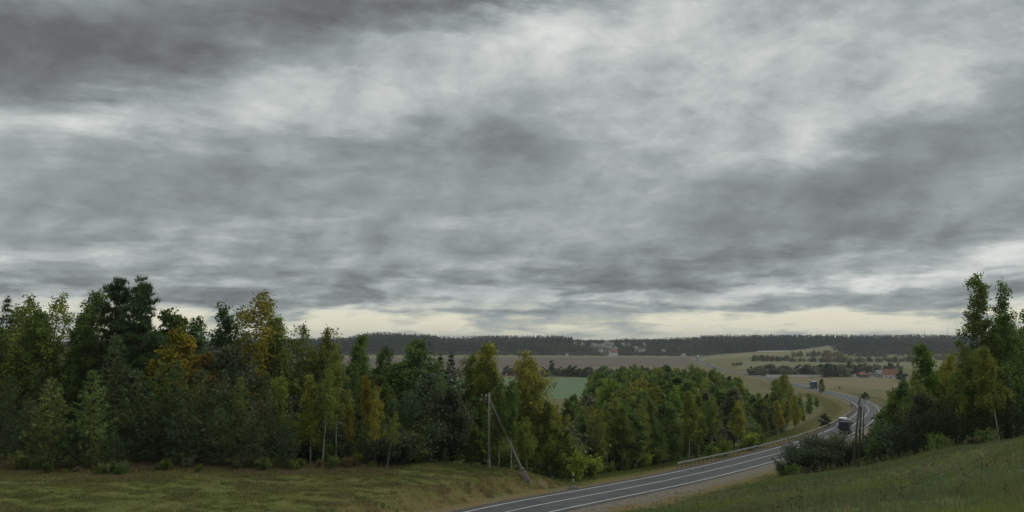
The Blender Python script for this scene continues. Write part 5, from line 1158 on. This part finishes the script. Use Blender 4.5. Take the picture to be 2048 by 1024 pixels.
place(lorry(NAVY, GREY, 'dark navy box lorry driving away on the near curve', 6.2, 2.85, 2.2, None), s_for_px(1692, 1.7, road_s_near(1604, 893), road_s_near(1733, 830)), 1.7)
place(van(WHITE, 'white van coming towards us behind the dark navy lorry'), s_for_px(1685, -1.7, road_s_near(1604, 893), road_s_near(1722, 839)), -1.7, True)
place(lorry(BLUE, WHITE, 'lorry with blue tarpaulin sides beyond the road curve', 11.0, 3.9, 2.5, LIGHT), road_s_near(1621, 776.5), 1.8)
place(car(WHITE, 'white car with bright headlights at the bend of the far road'), road_s_near(1394, 719.5), -1.8, True)
place(van(WHITE, 'white van on the far road just past the bend', group='cars on the far road'), road_s_near(1398, 714), -1.8, True)
place(van(WHITE, 'white van on the far road above the treetops', group='cars on the far road'), road_s_near(1424, 733.5), 1.8)
place(car(GREY, 'silver grey car following the van above the treetops'), road_s_near(1413, 730), 1.8)
place(lorry(NAVY, NAVY, 'dark lorry at the right end of the far bridge', 9.0, 3.6), road_s_near(1568, 701.5), 1.8)
for px, lab, rz in ((1714, 'white car parked in front of the red hipped roof', 1.5), (1747, 'white car parked in front of the grey brick house', 1.65)):
    r = car(WHITE, lab, group='cars parked at the farm'); r.location = on_floor(px, 757.2); r.rotation_euler = (0, 0, rz)

# ------------------------------------------------------------------ grass
def blades(X, Y, h, w, r, per, cols, bendy=0.5, spread=0.12):
    """per blades in every tuft, each a bent strip of a quad and a tip"""
    n = len(X) * per; Z = ground(X, Y); base = np.repeat(np.stack([X, Y, Z], 1), per, 0) + np.c_[r.normal(0, spread, (n, 2)), np.full(n, -0.03)]
    H = np.repeat(h, per) * r.uniform(0.55, 1.15, n); a = r.uniform(0, 6.28, n); d = np.stack([np.cos(a), np.sin(a), np.zeros(n)], 1); s = np.stack([-np.sin(a), np.cos(a), np.zeros(n)], 1)
    W = np.repeat(w, per)[:, None] * r.uniform(0.7, 1.3, (n, 1)); b = (r.uniform(0.2, 1.0, n) * bendy * H)[:, None]; up = np.array([[0, 0, 1.0]]); Hc = H[:, None]
    v0, v1 = base - s * W / 2, base + s * W / 2; m = base + d * b * 0.35 + up * Hc * 0.6; v2, v3 = m + s * W * 0.4, m - s * W * 0.4; t = base + d * b + up * Hc * (1 - 0.12 * bendy)
    V = np.stack([v0, v1, v2, v3, t], 1).reshape(-1, 3); i = np.arange(n)[:, None] * 5
    c = np.repeat(cols, per, 0) * r.uniform(0.72, 1.3, (n, 1)); return V, i + np.array([[0, 1, 2, 3]]), i + np.array([[3, 2, 4]]), np.repeat(c, 5, 0)
def grass_obj(name, label, X, Y, h, w, per, cols, cat='grass', **k):
    V, q, t, c = blades(X, Y, h, w, rng, per, cols, **k); me = mesh_np(name, V, [q, t]); set_col(me, c); stuff(tag(link(name, me, GRASS), label, cat))
GRASS = attr_mat('grass_blade', rough=0.7, trans=0.35)
def lerp(a, b, t): return np.asarray(a) * (1 - t[:, None]) + np.asarray(b) * t[:, None]
def scatter(n, xr, yr, fall):
    Y = rng.uniform(*yr, n); X = rng.uniform(*xr, n); keep = rng.random(n) < (yr[0] / Y) ** fall; px = 1024 + F_PX * X / Y; keep &= (px > -60) & (px < 2110)
    return X[keep], Y[keep], px[keep]
def slope_grass():
    X, Y, px = scatter(300000, (2, 80), (22, 118), 0.9); d, _, _ = road_dist(X, Y); k = d > 6.6; X, Y, d = X[k], Y[k], d[k]
    p1, p2, p3 = fbm(X / 7, Y / 7, 3), fbm(X / 2.2 + 50, Y / 2.2, 3), fbm(X / 16 + 9, Y / 9 + 4, 2)
    col = lerp((0.125, 0.19, 0.074), (0.20, 0.245, 0.064), sstep(0.42, 0.6, p1)); col = lerp(col[0:0] if False else np.zeros(3), np.ones(3), np.ones(len(X))) * col
    dry = sstep(0.56, 0.74, p2)[:, None] * 0.55; col = col * (1 - dry) + np.array([0.22, 0.185, 0.09]) * dry
    gr = sstep(0.5, 0.66, p3)[:, None] * 0.6; col = col * (1 - gr) + np.array([0.15, 0.185, 0.10]) * gr
    near = sstep(15.0, 7.0, d)[:, None] * 0.8 * sstep(0.35, 0.6, p2)[:, None]; col = col * (1 - near) + np.array([0.26, 0.21, 0.11]) * near
    h = (0.20 + 0.34 * sstep(0.35, 0.7, p1)) * rng.uniform(0.6, 1.3, len(X)) * (0.35 + 0.65 * sstep(7, 20, d)); w = np.maximum(0.014, Y * 0.00042)
    grass_obj('meadow_grass', 'rough uncut grass covering the right-hand slope', X, Y, h, w, 5, col, spread=0.13)
    # dry stalks and weeds standing above the grass
    X, Y, px = scatter(9000, (4, 80), (24, 100), 0.8); d, _, _ = road_dist(X, Y); k = (d > 18) & (fbm(X / 5 + 3, Y / 5, 3) > 0.47); X, Y = X[k], Y[k]; n = len(X)
    h = rng.uniform(0.45, 1.05, n); t = rng.random(n); col = np.where(t[:, None] < 0.55, np.array([0.20, 0.165, 0.105]), np.where(t[:, None] < 0.93, np.array([0.13, 0.14, 0.06]), np.array([0.055, 0.042, 0.03])))
    V, q, tr, c = blades(X, Y, h, np.full(n, 0.022), rng, 2, col, bendy=0.25, spread=0.05)
    kk = 9; P = np.repeat(np.stack([X, Y, ground(X, Y) + h * 0.95], 1), kk, 0) + rng.normal(0, 1, (n * kk, 3)) * np.array([0.06, 0.06, 0.13]); V2, Q2 = leaf_geo(P, rng.uniform(0.04, 0.085, n * kk), rng, 1.6)
    me = mesh_np('weeds', np.vstack([V, V2]), [np.vstack([q, Q2 + len(V)]), tr]); set_col(me, np.vstack([c, np.repeat(np.repeat(col, kk, 0) * rng.uniform(0.7, 1.3, (n * kk, 1)), 4, 0)])); stuff(tag(link('weeds', me, GRASS), 'dry seed stalks and weeds standing in the slope grass', 'weeds'))
slope_grass()
def left_grass():
    X, Y, px = scatter(420000, (-70, 12), (58, 100), 0.6); d, _, _ = road_dist(X, Y); k = d < -6.3; X, Y, px, d = X[k], Y[k], px[k], d[k]
    edge = np.interp(px, [-60, 0, 200, 400, 600, 800, 820, 1100], [84, 83, 81, 84, 87, 90, 98, 100]); p1, p2 = fbm(X / 6, Y / 3.0, 3), fbm(X / 2.5 + 31, Y / 1.6, 3)
    k = Y < edge + 5; X, Y, px, d, edge, p1, p2 = [q[k] for q in (X, Y, px, d, edge, p1, p2)]
    col = lerp((0.158, 0.176, 0.058), (0.19, 0.208, 0.06), sstep(0.4, 0.62, p1)); fr = (sstep(7.5, 1.0, edge - Y + 7 * (p1 - 0.5)) * np.interp(px, [0, 780, 830], [1, 1, 0.15]))[:, None] * 0.9
    dry = np.maximum(fr, sstep(0.54, 0.75, p2)[:, None] * 0.4); col = col * (1 - dry) + np.array([0.225, 0.175, 0.09]) * dry
    nr = (sstep(14, 7, -d) * sstep(0.35, 0.58, p2))[:, None] * 0.8; col = col * (1 - nr) + np.array([0.26, 0.20, 0.10]) * nr
    h = (0.07 + 0.10 * sstep(0.4, 0.7, p2)) * rng.uniform(0.6, 1.4, len(X)) + 0.26 * fr[:, 0] * rng.uniform(0.2, 1.2, len(X))
    tf = fbm(X / 1.1 + 7, Y / 0.8 + 3, 2) > 0.66; h = np.where(tf, h + rng.uniform(0.04, 0.16, len(X)), h); col = np.where(tf[:, None], col * np.array([0.93, 0.95, 0.93]), col)
    grass_obj('cut_grass', 'short cut grass between the left wood and the road', X, Y, h, np.full(len(X), 0.034), 3, col, spread=0.10, bendy=0.8)
left_grass()
def verge_grass():
    n = 60000; s = rng.uniform(road_s_near(1100, 1005), road_s_near(1655, 784), n); off = np.where(rng.random(n) < 0.7, -rng.uniform(5.6, 16, n), rng.uniform(5.6, 14, n)); i = np.clip(np.searchsorted(RS, s), 0, len(RS) - 1)
    X = ROAD[i, 0] + RN[i, 0] * off + rng.normal(0, 0.6, n); Y = ROAD[i, 1] + RN[i, 1] * off + rng.normal(0, 0.6, n); d, _, _ = road_dist(X, Y); k = (np.abs(d) > np.where(d > 0, 6.8, 5.7)) & (Y > 88); X, Y, d = X[k], Y[k], np.abs(d[k]); p = fbm(X / 3, Y / 3, 3)
    col = lerp((0.22, 0.18, 0.085), (0.145, 0.175, 0.05), sstep(6.0, 8.5, d + 3 * (p - 0.5))); h = (0.07 + 0.35 * sstep(7.6, 10.5, d)) * rng.uniform(0.5, 1.3, len(X))
    fy = sstep(170, 250, Y)[:, None]; col = col * (1 - fy) + np.array([0.225, 0.225, 0.092]) * fy * (0.85 + 0.3 * p[:, None]); h = h * (1 - 0.55 * fy[:, 0])
    grass_obj('verge_grass', 'rough grass along both verges of the road', X, Y, h, np.full(len(X), 0.05), 4, col, spread=0.2)
verge_grass()

# ------------------------------------------------------------------ autumn haze in the valley air
hz = MB().box(-5600, 5600, -420, 7700, -60.0, 75.0).build('haze', None)
m = bpy.data.materials.new('haze'); m.use_nodes = True; m.node_tree.nodes.clear(); N = m.node_tree.nodes
pv = N.new('ShaderNodeVolumePrincipled'); pv.inputs['Color'].default_value = (0.86, 0.93, 1.0, 1); pv.inputs['Density'].default_value = HAZE; pv.inputs['Anisotropy'].default_value = 0.2
mo = N.new('ShaderNodeOutputMaterial'); m.node_tree.links.new(pv.outputs[0], mo.inputs['Volume']); hz.data.materials.append(m)
stuff(tag(hz, 'thin bluish haze in the valley air', 'haze'))

# ------------------------------------------------------------------ labels for the trees that were not described one by one
ORD = ['first', 'second', 'third', 'fourth', 'fifth', 'sixth', 'seventh', 'eighth', 'ninth', 'tenth', 'eleventh', 'twelfth', 'thirteenth', 'fourteenth', 'fifteenth', 'sixteenth', 'seventeenth', 'eighteenth', 'nineteenth', 'twentieth']
WHERE = {'left edge': 'at the grassy front of the left wood', 'left wood': 'in the left wood', 'roadside wood': 'in the roadside wood', 'hollow': 'in the hollow below the green field', 'right wood': 'in the right wood', 'valley': 'in the valley',
         'hedge behind the white fence': 'in the hedge behind the white fence', 'farmstead': 'behind the farm buildings', 'bushes below the bridge': 'below the far bridge', 'bush belt beyond the farm': 'in the bush belt beyond the farm',
         'bank beside the far bridge': 'on the bank by the far bridge', 'pasture': 'on the pasture below the far road', 'bushes above the green field': 'in the row above the green field'}
cls = {}
for t in TREES:
    o = t['o']; o['category'] = 'bush' if t['key'] in ('shrub', 'far_bush', 'big_shrub') else 'tree'; o['group'] = {'left edge': 'low shrubs before the left wood', 'left wood': 'trees of the left wood', 'roadside wood': 'trees of the roadside wood', 'right wood': 'trees on the right slope', 'hollow': 'shrubs in the hollow'}.get(t['region'], 'trees and bushes on the valley floor')
    if t['label']: o['label'] = t['label']; continue
    dep = ''
    if t['region'] in ('left wood', 'right wood', 'roadside wood'):
        dep = ('front ' if t['Y'] < 155 else 'middle ' if t['Y'] < 270 else 'rear ') if t['region'] == 'roadside wood' else 'inner ' if t['Y'] < 105 else 'rear '
    cls.setdefault((dep, WORDS[t['col']], KIND[t['key']], WHERE[t['region']]), []).append(t)
for (dep, cw, kd, wh), L in cls.items():
    L.sort(key=lambda t: t['px'])
    for i, t in enumerate(L):
        if len(L) == 1: s = f'{dep}{cw} {kd} {wh}'
        elif i < (len(L) + 1) // 2: s = f'{dep}{cw} {kd} {wh}, ' + ('leftmost' if i == 0 else f'{ORD[i]} from left')
        else:
            j = len(L) - 1 - i; s = f'{dep}{cw} {kd} {wh}, ' + ('rightmost' if j == 0 else f'{ORD[j]} from right')
        t['o']['label'] = s.strip()
